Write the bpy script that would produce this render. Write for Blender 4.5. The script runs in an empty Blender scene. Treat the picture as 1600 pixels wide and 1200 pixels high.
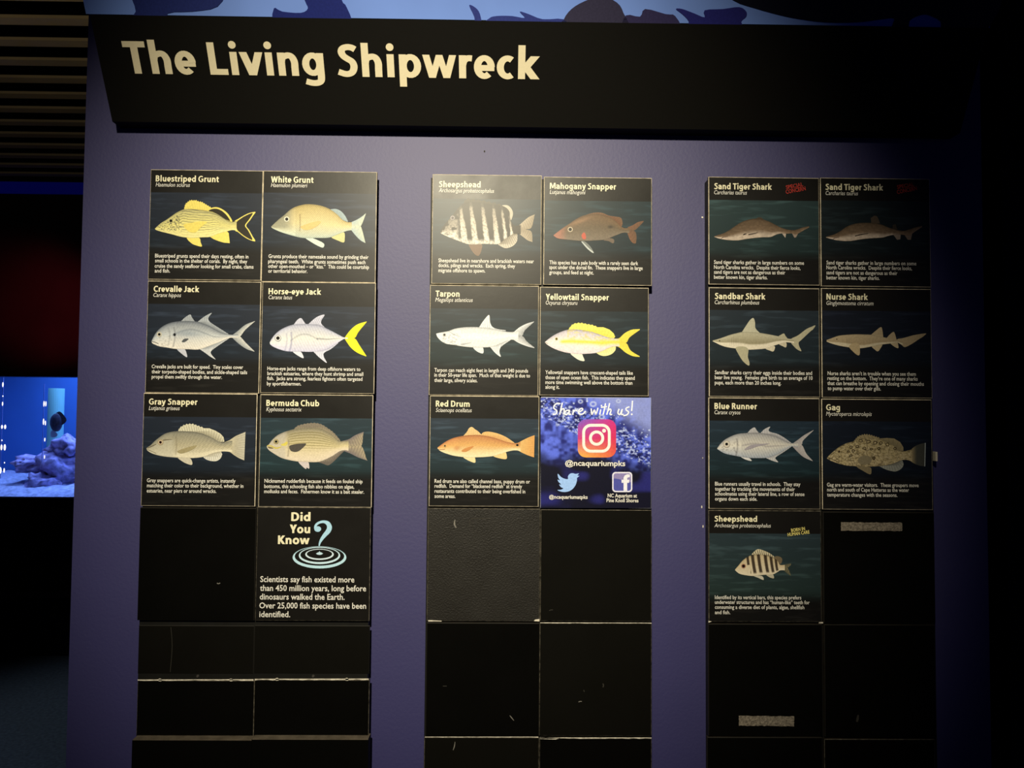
import bpy, bmesh, math, random
import numpy as np
from mathutils import Vector, Matrix
from mathutils.geometry import tessellate_polygon

random.seed(7)
rng = np.random.default_rng(11)
SC = bpy.context.scene
COL = SC.collection

# ------------------------------------------------------------------ camera
FPX = 1150.0                                  # focal length in pixels of a 1600 x 1200 frame
CAM = np.array([0.0, -1.325, 1.5])
YAW, PITCH, ROLL = math.radians(0.799), math.radians(2.187), math.radians(0.456)
_cy, _sy, _cp, _sp, _cr, _sr = (math.cos(YAW), math.sin(YAW), math.cos(PITCH), math.sin(PITCH), math.cos(ROLL), math.sin(ROLL))
_right = np.array([_cy, -_sy, 0.0])
FWD = np.array([_sy * _cp, _cy * _cp, _sp])
_up = np.cross(_right, FWD)
RGT = _cr * _right + _sr * _up
UPV = -_sr * _right + _cr * _up
cd = bpy.data.cameras.new('camera')
cd.sensor_width = 36.0
cd.lens = FPX / 1600.0 * 36.0
cd.clip_start = 0.02
cam = bpy.data.objects.new('camera', cd)
COL.objects.link(cam)
M = Matrix.Identity(4)
for i in range(3):
    M[i][0], M[i][1], M[i][2], M[i][3] = RGT[i], UPV[i], -FWD[i], CAM[i]
cam.matrix_world = M
SC.camera = cam

# ------------------------------------------------------------------ world, lights, exposure
SC.view_settings.view_transform = 'Standard'
SC.view_settings.look = 'None'
SC.view_settings.exposure = 0.0
SC.view_settings.gamma = 1.0
SC.view_settings.use_curve_mapping = False
w = bpy.data.worlds.new('dark_hall')
SC.world = w
w.use_nodes = True
w.node_tree.nodes['Background'].inputs[0].default_value = (0.16, 0.24, 1.0, 1)
w.node_tree.nodes['Background'].inputs[1].default_value = 0.030

def spot(name, loc, target, energy, color, size, blend, radius):
    l = bpy.data.lights.new(name, 'SPOT')
    l.energy, l.color, l.spot_size, l.spot_blend, l.shadow_soft_size = energy, color, math.radians(size), blend, radius
    o = bpy.data.objects.new(name, l)
    COL.objects.link(o)
    o.location = loc
    o.rotation_euler = (Vector(target) - Vector(loc)).to_track_quat('-Z', 'Y').to_euler()
    return o

def area(name, loc, target, energy, color, sx, sy):
    l = bpy.data.lights.new(name, 'AREA')
    l.energy, l.color, l.shape, l.size, l.size_y = energy, color, 'RECTANGLE', sx, sy
    o = bpy.data.objects.new(name, l)
    COL.objects.link(o)
    o.location = loc
    o.rotation_euler = (Vector(target) - Vector(loc)).to_track_quat('-Z', 'Y').to_euler()
    return o

# the track light over the visitors' heads that shines on the sign wall
spot('track_light', (-0.20, -2.05, 2.62), (-0.10, 0.0, 1.58), 325.0, (1.0, 0.89, 0.65), 46, 1.0, 0.05)
# warm lamp by the slatted ceiling beyond the wall, red exit glow, blue tank light
spot('hall_lamp', (-1.75, 0.35, 2.15), (-1.9, 1.3, 2.94), 8.0, (1.0, 0.78, 0.42), 150, 1.0, 0.06)
spot('exit_glow', (-1.9, 2.2, 1.9), (-2.77, 3.24, 2.12), 80.0, (1.0, 0.05, 0.07), 36, 1.0, 0.05)
area('tank_lamp', (-2.55, 3.75, 1.98), (-2.55, 3.75, 1.0), 30.0, (0.20, 0.36, 1.0), 1.5, 0.7)
# added cool fill that brightens the floor beside the aquarium
spot('floor_fill', (-2.4, 2.2, 2.8), (-1.6, 2.0, 0.0), 70.0, (0.55, 0.75, 1.0), 70, 0.8, 0.1)

# ------------------------------------------------------------------ picture point -> point of a plane in the place
def ray(px, py):
    d = FWD + RGT * ((px - 800.0) / FPX) + UPV * ((600.0 - py) / FPX)
    return d
def P(px, py, y):                              # on the upright plane at world depth y
    d = ray(px, py)
    return CAM + d * ((y - CAM[1]) / d[1])

# ------------------------------------------------------------------ materials
def lin(c):
    out = []
    for v in c[:3]:
        v = v / 255.0
        out.append(v / 12.92 if v <= 0.04045 else ((v + 0.055) / 1.055) ** 2.4)
    return tuple(out)

def mat(name, color, rough=0.5, spec=0.5, bump=0.0, bscale=200.0, var=0.0, vscale=8.0, rvar=0.0, emit=None, estr=0.0, metal=0.0, stretch=(1, 1, 1)):
    m = bpy.data.materials.new(name)
    m.use_nodes = True
    nt = m.node_tree
    b = nt.nodes['Principled BSDF']
    b.inputs['Base Color'].default_value = (*color, 1)
    b.inputs['Roughness'].default_value = rough
    b.inputs['Specular IOR Level'].default_value = spec
    b.inputs['Metallic'].default_value = metal
    geo = nt.nodes.new('ShaderNodeNewGeometry')
    mp = nt.nodes.new('ShaderNodeMapping')
    mp.inputs['Scale'].default_value = stretch
    nt.links.new(geo.outputs['Position'], mp.inputs[0])
    if var or rvar:
        n = nt.nodes.new('ShaderNodeTexNoise')
        n.inputs['Scale'].default_value = vscale
        n.inputs['Detail'].default_value = 4
        nt.links.new(mp.outputs[0], n.inputs['Vector'])
        if var:
            mx = nt.nodes.new('ShaderNodeMapRange')
            mx.inputs['From Min'].default_value, mx.inputs['From Max'].default_value = 0.3, 0.7
            mx.inputs['To Min'].default_value, mx.inputs['To Max'].default_value = 1 - var, 1 + var
            nt.links.new(n.outputs[0], mx.inputs[0])
            sc = nt.nodes.new('ShaderNodeVectorMath')
            sc.operation = 'SCALE'
            sc.inputs[0].default_value = color
            nt.links.new(mx.outputs[0], sc.inputs['Scale'])
            nt.links.new(sc.outputs[0], b.inputs['Base Color'])
        if rvar:
            mr = nt.nodes.new('ShaderNodeMapRange')
            mr.inputs['From Min'].default_value, mr.inputs['From Max'].default_value = 0.3, 0.7
            mr.inputs['To Min'].default_value, mr.inputs['To Max'].default_value = max(0.05, rough - rvar), rough + rvar
            nt.links.new(n.outputs[0], mr.inputs[0])
            nt.links.new(mr.outputs[0], b.inputs['Roughness'])
    if bump:
        n2 = nt.nodes.new('ShaderNodeTexNoise')
        n2.inputs['Scale'].default_value = bscale
        n2.inputs['Detail'].default_value = 3
        nt.links.new(mp.outputs[0], n2.inputs['Vector'])
        bp = nt.nodes.new('ShaderNodeBump')
        bp.inputs['Strength'].default_value = bump
        bp.inputs['Distance'].default_value = 0.002
        nt.links.new(n2.outputs[0], bp.inputs['Height'])
        nt.links.new(bp.outputs[0], b.inputs['Normal'])
    if emit:
        b.inputs['Emission Color'].default_value = (*emit, 1)
        b.inputs['Emission Strength'].default_value = estr
    return m

def ink_mat(name, rough=0.4, spec=0.5, streak=0.0):
    m = bpy.data.materials.new(name)              # printed ink: colour of the print, gloss of the laminate
    m.use_nodes = True
    nt = m.node_tree
    b = nt.nodes['Principled BSDF']
    b.inputs['Roughness'].default_value = rough
    b.inputs['Specular IOR Level'].default_value = spec
    at = nt.nodes.new('ShaderNodeAttribute')
    at.attribute_name = 'Col'
    geo = nt.nodes.new('ShaderNodeNewGeometry')
    mp = nt.nodes.new('ShaderNodeMapping')
    mp.inputs['Scale'].default_value = (9, 1, 70) if streak else (300, 1, 300)
    n = nt.nodes.new('ShaderNodeTexNoise')
    n.inputs['Scale'].default_value = 1.6 if streak else 1.0
    n.inputs['Detail'].default_value = 3
    nt.links.new(geo.outputs['Position'], mp.inputs[0])
    nt.links.new(mp.outputs[0], n.inputs['Vector'])
    mr = nt.nodes.new('ShaderNodeMapRange')
    mr.inputs['From Min'].default_value, mr.inputs['From Max'].default_value = (0.52, 0.78) if streak else (0.3, 0.7)
    mr.inputs['To Min'].default_value, mr.inputs['To Max'].default_value = (1.0, 1.0 + streak) if streak else (0.9, 1.1)
    nt.links.new(n.outputs[0], mr.inputs[0])
    sc = nt.nodes.new('ShaderNodeVectorMath')
    sc.operation = 'SCALE'
    tint = nt.nodes.new('ShaderNodeVectorMath')      # the press runs a touch cool
    tint.operation = 'MULTIPLY'
    tint.inputs[1].default_value = (0.93, 0.98, 1.10)
    nt.links.new(at.outputs['Color'], tint.inputs[0])
    nt.links.new(tint.outputs[0], sc.inputs[0])
    nt.links.new(mr.outputs[0], sc.inputs['Scale'])
    nt.links.new(sc.outputs[0], b.inputs['Base Color'])
    return m

M_WALL = mat('purple_wall_paint', (0.028, 0.0265, 0.138), 0.60, 1.0, bump=0.13, bscale=170, var=0.05, vscale=5)
M_FACE = mat('tile_print_black', (0.0070, 0.0063, 0.0052), 0.385, 0.33, bump=0.03, bscale=60, rvar=0.03, vscale=14)
M_BLANK = mat('blank_tile_black', (0.0024, 0.0023, 0.0019), 0.5, 0.05, rvar=0.05, vscale=12)
M_BLANK2 = mat('blank_tile_semi_matte', (0.0045, 0.0042, 0.0032), 0.55, 0.08, rvar=0.05, vscale=12)
M_TEXT_TILE = mat('textured_black_vinyl', (0.011, 0.0098, 0.0078), 0.50, 0.5, bump=0.38, bscale=360, rvar=0.06, vscale=20)
M_EDGE = mat('pale_board_edge', (0.62, 0.55, 0.42), 0.6, 0.2, var=0.35, vscale=90)
M_EDGE_DULL = mat('worn_board_edge', (0.10, 0.09, 0.07), 0.6, 0.2, var=0.8, vscale=120)
M_EDGE_BLACK = mat('black_board_edge', (0.010, 0.009, 0.007), 0.6, 0.3)
M_SIDE = mat('painted_tile_side', (0.020, 0.016, 0.011), 0.6, 0.3, var=0.5, vscale=40)
M_BACKER = mat('black_backing_paint', (0.006, 0.006, 0.005), 0.55, 0.3, var=0.3, vscale=30)
M_HEAD = mat('header_black_paint', (0.0048, 0.0044, 0.0036), 0.65, 0.10, bump=0.05, bscale=120)
M_TITLE = mat('cream_vinyl_letters', (0.80, 0.72, 0.50), 0.5, 0.3, var=0.03, vscale=300)
M_INK = ink_mat('printed_ink', 0.385, 0.33)
M_WATER_INK = ink_mat('printed_water', 0.385, 0.33, 1.5)
M_WHITE = mat('white_print', (0.88, 0.84, 0.60), 0.45, 0.4, var=0.02, vscale=200)
M_WHITE2 = mat('white_body_print', (0.84, 0.83, 0.78), 0.45, 0.4, var=0.02, vscale=200)
M_RED = mat('red_stamp_print', (0.42, 0.035, 0.025), 0.45, 0.4, var=0.25, vscale=160)
M_YELLOW = mat('yellow_stamp_print', (0.80, 0.70, 0.22), 0.45, 0.4, var=0.1, vscale=160)
M_TAPE = mat('grey_fuzzy_tape', (0.23, 0.20, 0.16), 0.9, 0.1, bump=0.8, bscale=500, var=0.5, vscale=260)
M_CHIP = mat('bare_chipped_board', (0.72, 0.68, 0.58), 0.8, 0.1, var=0.4, vscale=150)
M_SCRATCH = mat('pale_scratch', (0.22, 0.21, 0.19), 0.7, 0.1)
M_SCUFF = mat('faint_scuff', (0.045, 0.042, 0.036), 0.7, 0.1)

# ------------------------------------------------------------------ objects and tags
def tag(o, label=None, cat=None, group=None, kind=None):
    if label: o['label'] = label
    if cat: o['category'] = cat
    if group: o['group'] = group
    if kind: o['kind'] = kind
    return o

def empty(name, loc, label, cat, group=None):
    o = bpy.data.objects.new(name, None)
    COL.objects.link(o)
    o.location = loc
    o.empty_display_size = 0.02
    return tag(o, label, cat, group)

def link_mesh(name, me, parent=None):
    o = bpy.data.objects.new(name, me)
    COL.objects.link(o)
    if parent is not None:
        o.parent = parent
        base, q = Vector((0, 0, 0)), parent
        while q is not None:
            base = base + q.location
            q = q.parent
        o.location = -base                       # meshes are written in world metres
    return o

class MB:
    """collects faces with colours and material slots, builds ONE mesh object"""
    def __init__(s):
        s.v, s.f, s.c, s.m = [], [], [], []
    def add(s, verts, faces, cols=None, mi=0):
        b = len(s.v)
        s.v += [tuple(x) for x in verts]
        s.f += [tuple(b + i for i in f) for f in faces]
        s.c += list(cols) if cols is not None else [(1, 1, 1)] * len(verts)
        s.m += [mi] * len(faces)
    def box(s, x0, x1, y0, y1, z0, z1, mi=0):
        v = [(x, y, z) for x in (x0, x1) for y in (y0, y1) for z in (z0, z1)]
        s.add(v, [(0, 1, 3, 2), (4, 6, 7, 5), (0, 4, 5, 1), (2, 3, 7, 6), (0, 2, 6, 4), (1, 5, 7, 3)], None, mi)
    def build(s, name, mats, parent=None, smooth=False, col=True):
        me = bpy.data.meshes.new(name)
        me.from_pydata(s.v, [], s.f)
        if not isinstance(mats, (list, tuple)): mats = [mats]
        for m in mats: me.materials.append(m)
        me.polygons.foreach_set('material_index', s.m)
        if smooth: me.polygons.foreach_set('use_smooth', [True] * len(s.f))
        if col:
            a = me.color_attributes.new('Col', 'FLOAT_COLOR', 'POINT')
            arr = np.ones((len(s.v), 4), dtype=np.float32)
            arr[:, :3] = np.array(s.c, dtype=np.float32)
            a.data.foreach_set('color', arr.ravel())
        me.update()
        return link_mesh(name, me, parent)

# ------------------------------------------------------------------ 2D helpers
def catmull(pts, n=6, closed=False):
    pts = [np.array(p, float) for p in pts]
    if len(pts) < 3: return pts
    out = []
    N = len(pts)
    segs = N if closed else N - 1
    for i in range(segs):
        p0 = pts[(i - 1) % N] if (closed or i > 0) else pts[0]
        p1, p2 = pts[i], pts[(i + 1) % N]
        p3 = pts[(i + 2) % N] if (closed or i + 2 < N) else pts[-1]
        for k in range(n):
            t = k / n
            out.append(0.5 * ((2 * p1) + (-p0 + p2) * t + (2 * p0 - 5 * p1 + 4 * p2 - p3) * t * t + (-p0 + 3 * p1 - 3 * p2 + p3) * t ** 3))
    if not closed: out.append(pts[-1])
    return out

def resample(pts, n):
    p = np.array(pts, float)
    d = np.concatenate([[0], np.cumsum(np.hypot(*(p[1:] - p[:-1]).T))])
    t = np.linspace(0, d[-1], n)
    return np.stack([np.interp(t, d, p[:, 0]), np.interp(t, d, p[:, 1])], 1)

_tab = rng.random((256, 256))
def vnoise(x, y):
    x, y = np.asarray(x, float), np.asarray(y, float)
    xi, yi = np.floor(x).astype(int), np.floor(y).astype(int)
    fx, fy = x - xi, y - yi
    fx, fy = fx * fx * (3 - 2 * fx), fy * fy * (3 - 2 * fy)
    g = lambda a, b: _tab[a % 256, b % 256]
    return (g(xi, yi) * (1 - fx) + g(xi + 1, yi) * fx) * (1 - fy) + (g(xi, yi + 1) * (1 - fx) + g(xi + 1, yi + 1) * fx) * fy

class Crop:
    """a printed sheet's drawing frame: drawing units -> metres on the sheet's own plane"""
    def __init__(s, ox, oy, sc, y, plane=None):
        s.ox, s.oy, s.sc, s.y, s.plane = ox, oy, sc, y, plane
    def __call__(s, x, y, lift=0.0):
        px, py = s.ox + x / s.sc, s.oy + y / s.sc
        if s.plane: return s.plane(px, py, lift)
        return P(px, py, s.y - lift)

def poly(mb, cr, pts, color, lift, smooth=0, mi=0):
    if smooth: pts = catmull(pts, smooth, True)
    v3 = [Vector((p[0], p[1], 0)) for p in pts]
    tris = tessellate_polygon([v3])
    c = lin(color)
    mb.add([cr(p[0], p[1], lift) for p in pts], tris, [c] * len(pts), mi)

def disc(mb, cr, x, y, rx, ry, color, lift, n=20, mi=0):
    poly(mb, cr, [(x + rx * math.cos(t * 2 * math.pi / n), y + ry * math.sin(t * 2 * math.pi / n)) for t in range(n)], color, lift, 0, mi)

def stroke2d(pts, hx, hy):
    """quads along a centre line; hx, hy: half widths of the pen across and up"""
    p = np.array(pts, float)
    t = np.zeros_like(p)
    t[1:-1] = p[2:] - p[:-2]
    t[0], t[-1] = p[1] - p[0], p[-1] - p[-2]
    if len(p) > 4 and np.hypot(*(p[0] - p[-1])) < 1e-6: t[0] = t[-1] = p[1] - p[-2]
    t /= np.maximum(np.hypot(t[:, 0], t[:, 1])[:, None], 1e-9)
    n = np.stack([-t[:, 1], t[:, 0]], 1)
    hx, hy = np.asarray(hx, float), np.asarray(hy, float)
    o = n * np.stack(np.broadcast_arrays(hx * np.ones(len(p)), hy * np.ones(len(p))), 1)
    v = np.concatenate([p + o, p - o])
    k = len(p)
    return v, [(i, i + 1, k + i + 1, k + i) for i in range(k - 1)]

def stroke(mb, cr, pts, width, color, lift, n=5, mi=0):
    pts = catmull(pts, n) if n else [np.array(p, float) for p in pts]
    wv = np.array(width, float)
    if wv.ndim: wv = np.interp(np.linspace(0, 1, len(pts)), np.linspace(0, 1, len(wv)), wv)
    v, f = stroke2d(pts, wv / 2, wv / 2)
    mb.add([cr(a, b, lift) for a, b in v], f, [lin(color)] * len(v), mi)

def strip(mb, cr, A, B, nu, nv, fn, lift, smooth=True):
    """loft between an outer line A and a base line B, colours from fn(u, v)"""
    a = resample(catmull(A, 6) if smooth else A, nu + 1)
    b = resample(catmull(B, 6) if smooth else B, nu + 1)
    U, V = np.meshgrid(np.linspace(0, 1, nu + 1), np.linspace(0, 1, nv + 1), indexing='ij')
    X = a[:, 0][:, None] * (1 - V) + b[:, 0][:, None] * V
    Y = a[:, 1][:, None] * (1 - V) + b[:, 1][:, None] * V
    C = fn(U, V, X, Y)
    vs = [cr(x, y, lift) for x, y in zip(X.ravel(), Y.ravel())]
    w_ = nv + 1
    fs = [(i * w_ + j, i * w_ + j + 1, (i + 1) * w_ + j + 1, (i + 1) * w_ + j) for i in range(nu) for j in range(nv)]
    mb.add(vs, fs, [tuple(c) for c in C.reshape(-1, 3)])

def body(mb, cr, top, bot, nu, nv, fn, lift):
    a, b = np.array(catmull(top, 6)), np.array(catmull(bot, 6))
    x0, x1 = min(a[0, 0], b[0, 0]), max(a[-1, 0], b[-1, 0])
    s = np.linspace(0, 1, nu + 1)
    xs = x0 + (x1 - x0) * (s ** 1.15)
    ya = np.interp(xs, np.maximum.accumulate(a[:, 0]), a[:, 1])
    yb = np.interp(xs, np.maximum.accumulate(b[:, 0]), b[:, 1])
    U, V = np.meshgrid((xs - x0) / (x1 - x0), np.linspace(0, 1, nv + 1), indexing='ij')
    X = np.repeat(xs[:, None], nv + 1, 1)
    Y = ya[:, None] * (1 - V) + yb[:, None] * V
    C = fn(U, V, X, Y)
    C = C * (1 - 0.34 * np.exp(-(V / 0.055) ** 2) - 0.22 * np.exp(-((1 - V) / 0.03) ** 2))[..., None]   # the artist's drawn outline
    vs = [cr(x, y, lift) for x, y in zip(X.ravel(), Y.ravel())]
    w_ = nv + 1
    fs = [(i * w_ + j, i * w_ + j + 1, (i + 1) * w_ + j + 1, (i + 1) * w_ + j) for i in range(nu) for j in range(nv)]
    mb.add(vs, fs, [tuple(c) for c in C.reshape(-1, 3)])

def mix(c0, c1, t):
    t = np.clip(t, 0, 1)[..., None]
    return np.asarray(c0) * (1 - t) + np.asarray(c1) * t

def grad3(top, mid, bot, k=0.5):
    t, m, b = lin(top), lin(mid), lin(bot)
    def f(U, V, X, Y):
        c = mix(t, m, V / k)
        return np.where((V > k)[..., None], mix(m, b, (V - k) / (1 - k)), c)
    return f

def sstep(a, b, x):
    t = np.clip((x - a) / (b - a), 0, 1)
    return t * t * (3 - 2 * t)

# ------------------------------------------------------------------ bold sign alphabet (pen strokes, units of 1000 to the em)
def _arc(cx, cy, rx, ry, a0, a1, n=22):
    return [(cx + rx * math.cos(math.radians(a0 + (a1 - a0) * i / n)), cy + ry * math.sin(math.radians(a0 + (a1 - a0) * i / n))) for i in range(n + 1)]
def _l(*p): return ('L', list(p))
def _c(*p): return ('C', list(p))
def _a(*p): return ('L', _arc(*p))
def _d(x0, y0, x1, y1, w): return ('D', (x0, y0, x1, y1, w))
_arch = lambda x, r: _c((x, 290), (x + 38, 385), ((x + r) / 2 + 5, 428), (r - 55, 402), (r, 300), (r, 160), (r, 0))
GL = {
 ' ': (212, []), '-': (322, [_l((30, 245), (292, 245))]),
 'a': (528, [_c((72, 380), (150, 420), (250, 430), (345, 410), (402, 340), (410, 250)), _l((410, 330), (410, 0)), _c((410, 292), (290, 280), (170, 240), (116, 150), (150, 75), (225, 52), (320, 80), (400, 160))]),
 'b': (596, [_l((142, 710), (142, 0)), _a(318, 242, 166, 190, 0, 360)]),
 'c': (461, [_a(278, 242, 170, 190, 55, 305)]),
 'd': (596, [_l((454, 710), (454, 0)), _a(278, 242, 166, 190, 0, 360)]),
 'e': (528, [_a(267, 242, 160, 190, 0, 312), _l((110, 224), (498, 224))]),
 'g': (590, [_c((448, 484), (448, 200), (448, -20), (425, -105), (350, -142), (230, -145), (90, -112)), _a(274, 250, 162, 184, 0, 360)]),
 'h': (586, [_l((142, 710), (142, 0)), _arch(142, 442)]),
 'i': (274, [_l((137, 484), (137, 0)), ('O', (137, 630, 88, 80))]),
 'k': (549, [_l((142, 710), (142, 0)), _d(452, 484, 225, 235, 195), _d(225, 275, 458, 0, 195)]),
 'l': (275, [_l((137, 710), (137, 0))]),
 'm': (870, [_l((142, 484), (142, 0)), _arch(142, 435), _arch(435, 728)]),
 'n': (586, [_l((142, 484), (142, 0)), _arch(142, 442)]),
 'o': (577, [_a(288, 242, 178, 192, 0, 360)]),
 'p': (597, [_l((142, 484), (142, -198)), _a(320, 242, 166, 190, 0, 360)]),
 'r': (380, [_l((142, 484), (142, 0)), _c((142, 270), (175, 365), (240, 415), (300, 425), (362, 420))]),
 's': (434, [_c((372, 392), (300, 425), (215, 430), (138, 400), (118, 345), (160, 290), (240, 252), (310, 210), (325, 140), (280, 75), (195, 52), (120, 60), (48, 95))]),
 't': (367, [_c((165, 600), (165, 400), (165, 180), (185, 90), (240, 56), (335, 62)), _l((25, 428), (335, 428))]),
 'u': (583, [_c((142, 484), (142, 330), (142, 190), (178, 90), (265, 58), (370, 95), (425, 180)), _l((441, 484), (441, 0))]),
 'v': (531, [_d(84, 484, 265, 0, 164), _d(447, 484, 265, 0, 164)]),
 'w': (785, [_d(84, 484, 228, 0, 150), _d(392, 484, 228, 0, 140), _d(392, 484, 556, 0, 140), _d(701, 484, 556, 0, 150)]),
 'y': (523, [_d(84, 484, 268, 10, 160), _d(440, 484, 232, -90, 160), _c((270, 40), (225, -70), (150, -130), (40, -140))]),
 'B': (604, [_l((150, 674), (150, 0)), _c((150, 614), (290, 614), (400, 590), (430, 505), (395, 410), (280, 375), (150, 372)), _c((150, 370), (310, 365), (440, 315), (470, 205), (420, 95), (300, 60), (150, 60))]),
 'C': (595, [_a(372, 337, 270, 286, 52, 308)]),
 'D': (699, [_l((150, 674), (150, 0)), _c((150, 614), (310, 614), (480, 560), (560, 420), (560, 250), (480, 112), (310, 60), (150, 60))]),
 'G': (707, [_a(385, 337, 275, 286, 50, 320), _l((580, 360), (580, 70)), _l((400, 312), (656, 312))]),
 'H': (710, [_l((150, 674), (150, 0)), _l((560, 674), (560, 0)), _l((150, 350), (560, 350))]),
 'J': (416, [_c((272, 674), (272, 400), (270, 200), (235, 100), (150, 60), (30, 70))]),
 'K': (614, [_l((150, 674), (150, 0)), _d(512, 674, 235, 310, 190), _d(235, 400, 530, 0, 195)]),
 'L': (511, [_l((150, 674), (150, 0)), _l((76, 62), (485, 62))]),
 'M': (846, [_l((128, 674), (110, 0)), _l((718, 674), (736, 0)), _d(180, 674, 423, 90, 150), _d(666, 674, 423, 90, 150)]),
 'N': (690, [_l((145, 674), (145, 0)), _l((545, 674), (545, 0)), _d(160, 674, 530, 0, 165)]),
 'R': (601, [_l((150, 674), (150, 0)), _c((150, 614), (300, 614), (410, 585), (440, 490), (405, 390), (290, 348), (150, 345)), _d(330, 350, 505, 0, 170)]),
 'S': (540, [_c((465, 572), (390, 608), (290, 618), (190, 590), (150, 520), (190, 435), (280, 375), (380, 315), (418, 215), (380, 108), (300, 62), (200, 58), (55, 100))]),
 'T': (532, [_l((12, 612), (520, 612)), _l((266, 674), (266, 0))]),
 'W': (900, [_d(92, 674, 262, 0, 165), _d(450, 674, 262, 0, 150), _d(450, 674, 638, 0, 150), _d(808, 674, 638, 0, 165)]),
 'Y': (573, [_d(92, 674, 287, 260, 178), _d(482, 674, 287, 260, 178), _l((287, 330), (287, 0))]),
}
def bold_text(s, hx=76.0, hy=58.0):
    V, F, x = [], [], 0
    lay = [0]
    def put(v, f):
        b = len(V)
        lay[0] = (lay[0] + 1) % 6                 # overlapping pen strokes lie a hair above one another
        V.extend([(a + x, c, lay[0]) for a, c in v])
        F.extend([tuple(b + i for i in q) for q in f])
    for ch in s:
        adv, parts = GL[ch]
        for kind, d in parts:
            if kind == 'D':
                x0, y0, x1, y1, w_ = d
                w_ = w_ * hx / 76.0
                put([(x0 - w_ / 2, y0), (x0 + w_ / 2, y0), (x1 + w_ / 2, y1), (x1 - w_ / 2, y1)], [(0, 1, 2, 3)])
            elif kind == 'O':
                cx, cy, rx, ry = d
                put([(cx + rx * math.cos(k * math.pi / 10), cy + ry * math.sin(k * math.pi / 10)) for k in range(20)], [tuple(range(20))])
            else:
                v, f = stroke2d(catmull(d, 5) if kind == 'C' else d, hx, hy)
                put(v, f)
        x += adv
    return np.array(V, float), F

# light lettering from Blender's own built-in typeface
def plain_text(s, offset=0.0, shear=0.0):
    cu = bpy.data.curves.new('t', 'FONT')
    cu.body, cu.offset, cu.shear, cu.resolution_u = s, offset, shear, 2
    o = bpy.data.objects.new('t', cu)
    me = o.to_mesh()
    n = len(me.vertices)
    co = np.zeros(n * 3)
    me.vertices.foreach_get('co', co)
    V = co.reshape(-1, 3)[:, :2].copy()
    F = [tuple(p.vertices) for p in me.polygons]
    o.to_mesh_clear()
    bpy.data.objects.remove(o)
    bpy.data.curves.remove(cu)
    return V, F

def place_text(mb, VF, cr, x0, yb, x1, cap, capunits, lift, y1=None, mi=0):
    """stand a line of lettering on the sheet from (x0, yb) to x1; cap = cap height in drawing units"""
    V, F = VF
    mnx, mxx = V[:, 0].min(), V[:, 0].max()
    if y1 is None:                                # level line in the place itself
        a, b = cr(x0, yb, lift), cr(x1, yb, lift)
        c = cr(x0, yb - cap, lift)
        ex = np.array([b[0] - a[0], 0.0, 0.0])
        ez = np.array([0.0, c[1] - a[1], c[2] - a[2]])
    else:
        a, b, c = cr(x0, yb, lift), cr(x1, y1, lift), cr(x0 - (yb - y1) * cap / (x1 - x0), yb - cap, lift)
        ex, ez = b - a, c - a
    nrm = np.array([0.0, -0.00003, 0.0])
    out = [a + ex * ((p[0] - mnx) / (mxx - mnx)) + ez * (p[1] / capunits) + (nrm * p[2] if len(p) > 2 else 0.0) for p in V]
    mb.add(out, F, None, mi)

# ------------------------------------------------------------------ big structure
def structure(o):
    o['kind'] = 'structure'
    return o

WX0, WX1 = P(133, 205, 0)[0], P(1536, 400, 0)[0]
m = MB(); m.box(WX0, WX1, 0.0, 0.30, 0.0, 2.72); m_wall = m
structure(m.build('wall_front', M_WALL))

YB = 3.24                                         # back wall of the hall beyond
TW0, TW1 = P(-170, 588, YB)[0], P(122.5, 588, YB)[0]
TZ1, TZ0 = P(60, 588.5, YB)[2], P(60, 778, YB)[2]
M_DARKWALL = mat('dark_hall_wall', (0.012, 0.011, 0.014), 0.8, 0.1, var=0.2, vscale=3)
m = MB()
m.box(-5.5, TW0, YB, YB + 0.12, 0, 3.16); m.box(TW1, 5.5, YB, YB + 0.12, 0, 3.16)
m.box(TW0, TW1, YB, YB + 0.12, 0, TZ0); m.box(TW0, TW1, YB, YB + 0.12, TZ1, 3.16)
structure(m.build('wall_back', M_DARKWALL))
m = MB(); m.box(-5.62, -5.5, -4.0, YB + 0.12, 0.0, 3.16)
structure(m.build('wall_left', M_DARKWALL))
m = MB(); m.box(-5.62, 5.5, -4.0, YB + 2.2, -0.1, 0.0)
structure(m.build('floor', mat('dark_carpet', (0.055, 0.058, 0.062), 0.95, 0.1, bump=0.5, bscale=150, var=0.25, vscale=60)))
# slatted ceiling: pale slats run across the hall under a black void
m = MB()
ZC, pitch = 2.94, 0.1657
m.box(-5.5, 5.5, -4.0, YB + 0.1, ZC + 0.22, ZC + 0.26, 0)
y = YB - 0.002
while y > -3.6:
    m.box(-5.5, 5.5, y - 0.052, y, ZC, ZC + 0.012, 1)
    y -= pitch
structure(m.build('ceiling', [mat('black_ceiling_void', (0.004, 0.004, 0.004), 0.9, 0.05), mat('tan_ceiling_slats', (0.36, 0.31, 0.22), 0.55, 0.3, var=0.1, vscale=5)]))
m = MB(); m.box(-5.5, TW1 + 0.6, YB - 0.02, YB, 2.83, 2.90)
structure(m.build('wall_glow_strip', mat('blue_lit_wall_glow', (0.01, 0.01, 0.2), 0.6, 0.2, emit=(0.01, 0.02, 1.0), estr=0.028)))  # glowing strip stands in for blue light on the wall top
m = MB(); m.box(-5.5, TW1 + 0.6, YB - 0.05, YB, 0.36, 0.40)
structure(m.build('trim_2', mat('dark_red_brown_rail', (0.05, 0.02, 0.015), 0.6, 0.3)))

m = MB(); m.box(WX1 + 0.12, WX1 + 0.24, 0.12, YB, 0.0, 2.935)
structure(m.build('wall_right', mat('black_green_wall', (0.006, 0.009, 0.008), 0.8, 0.1)))

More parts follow.
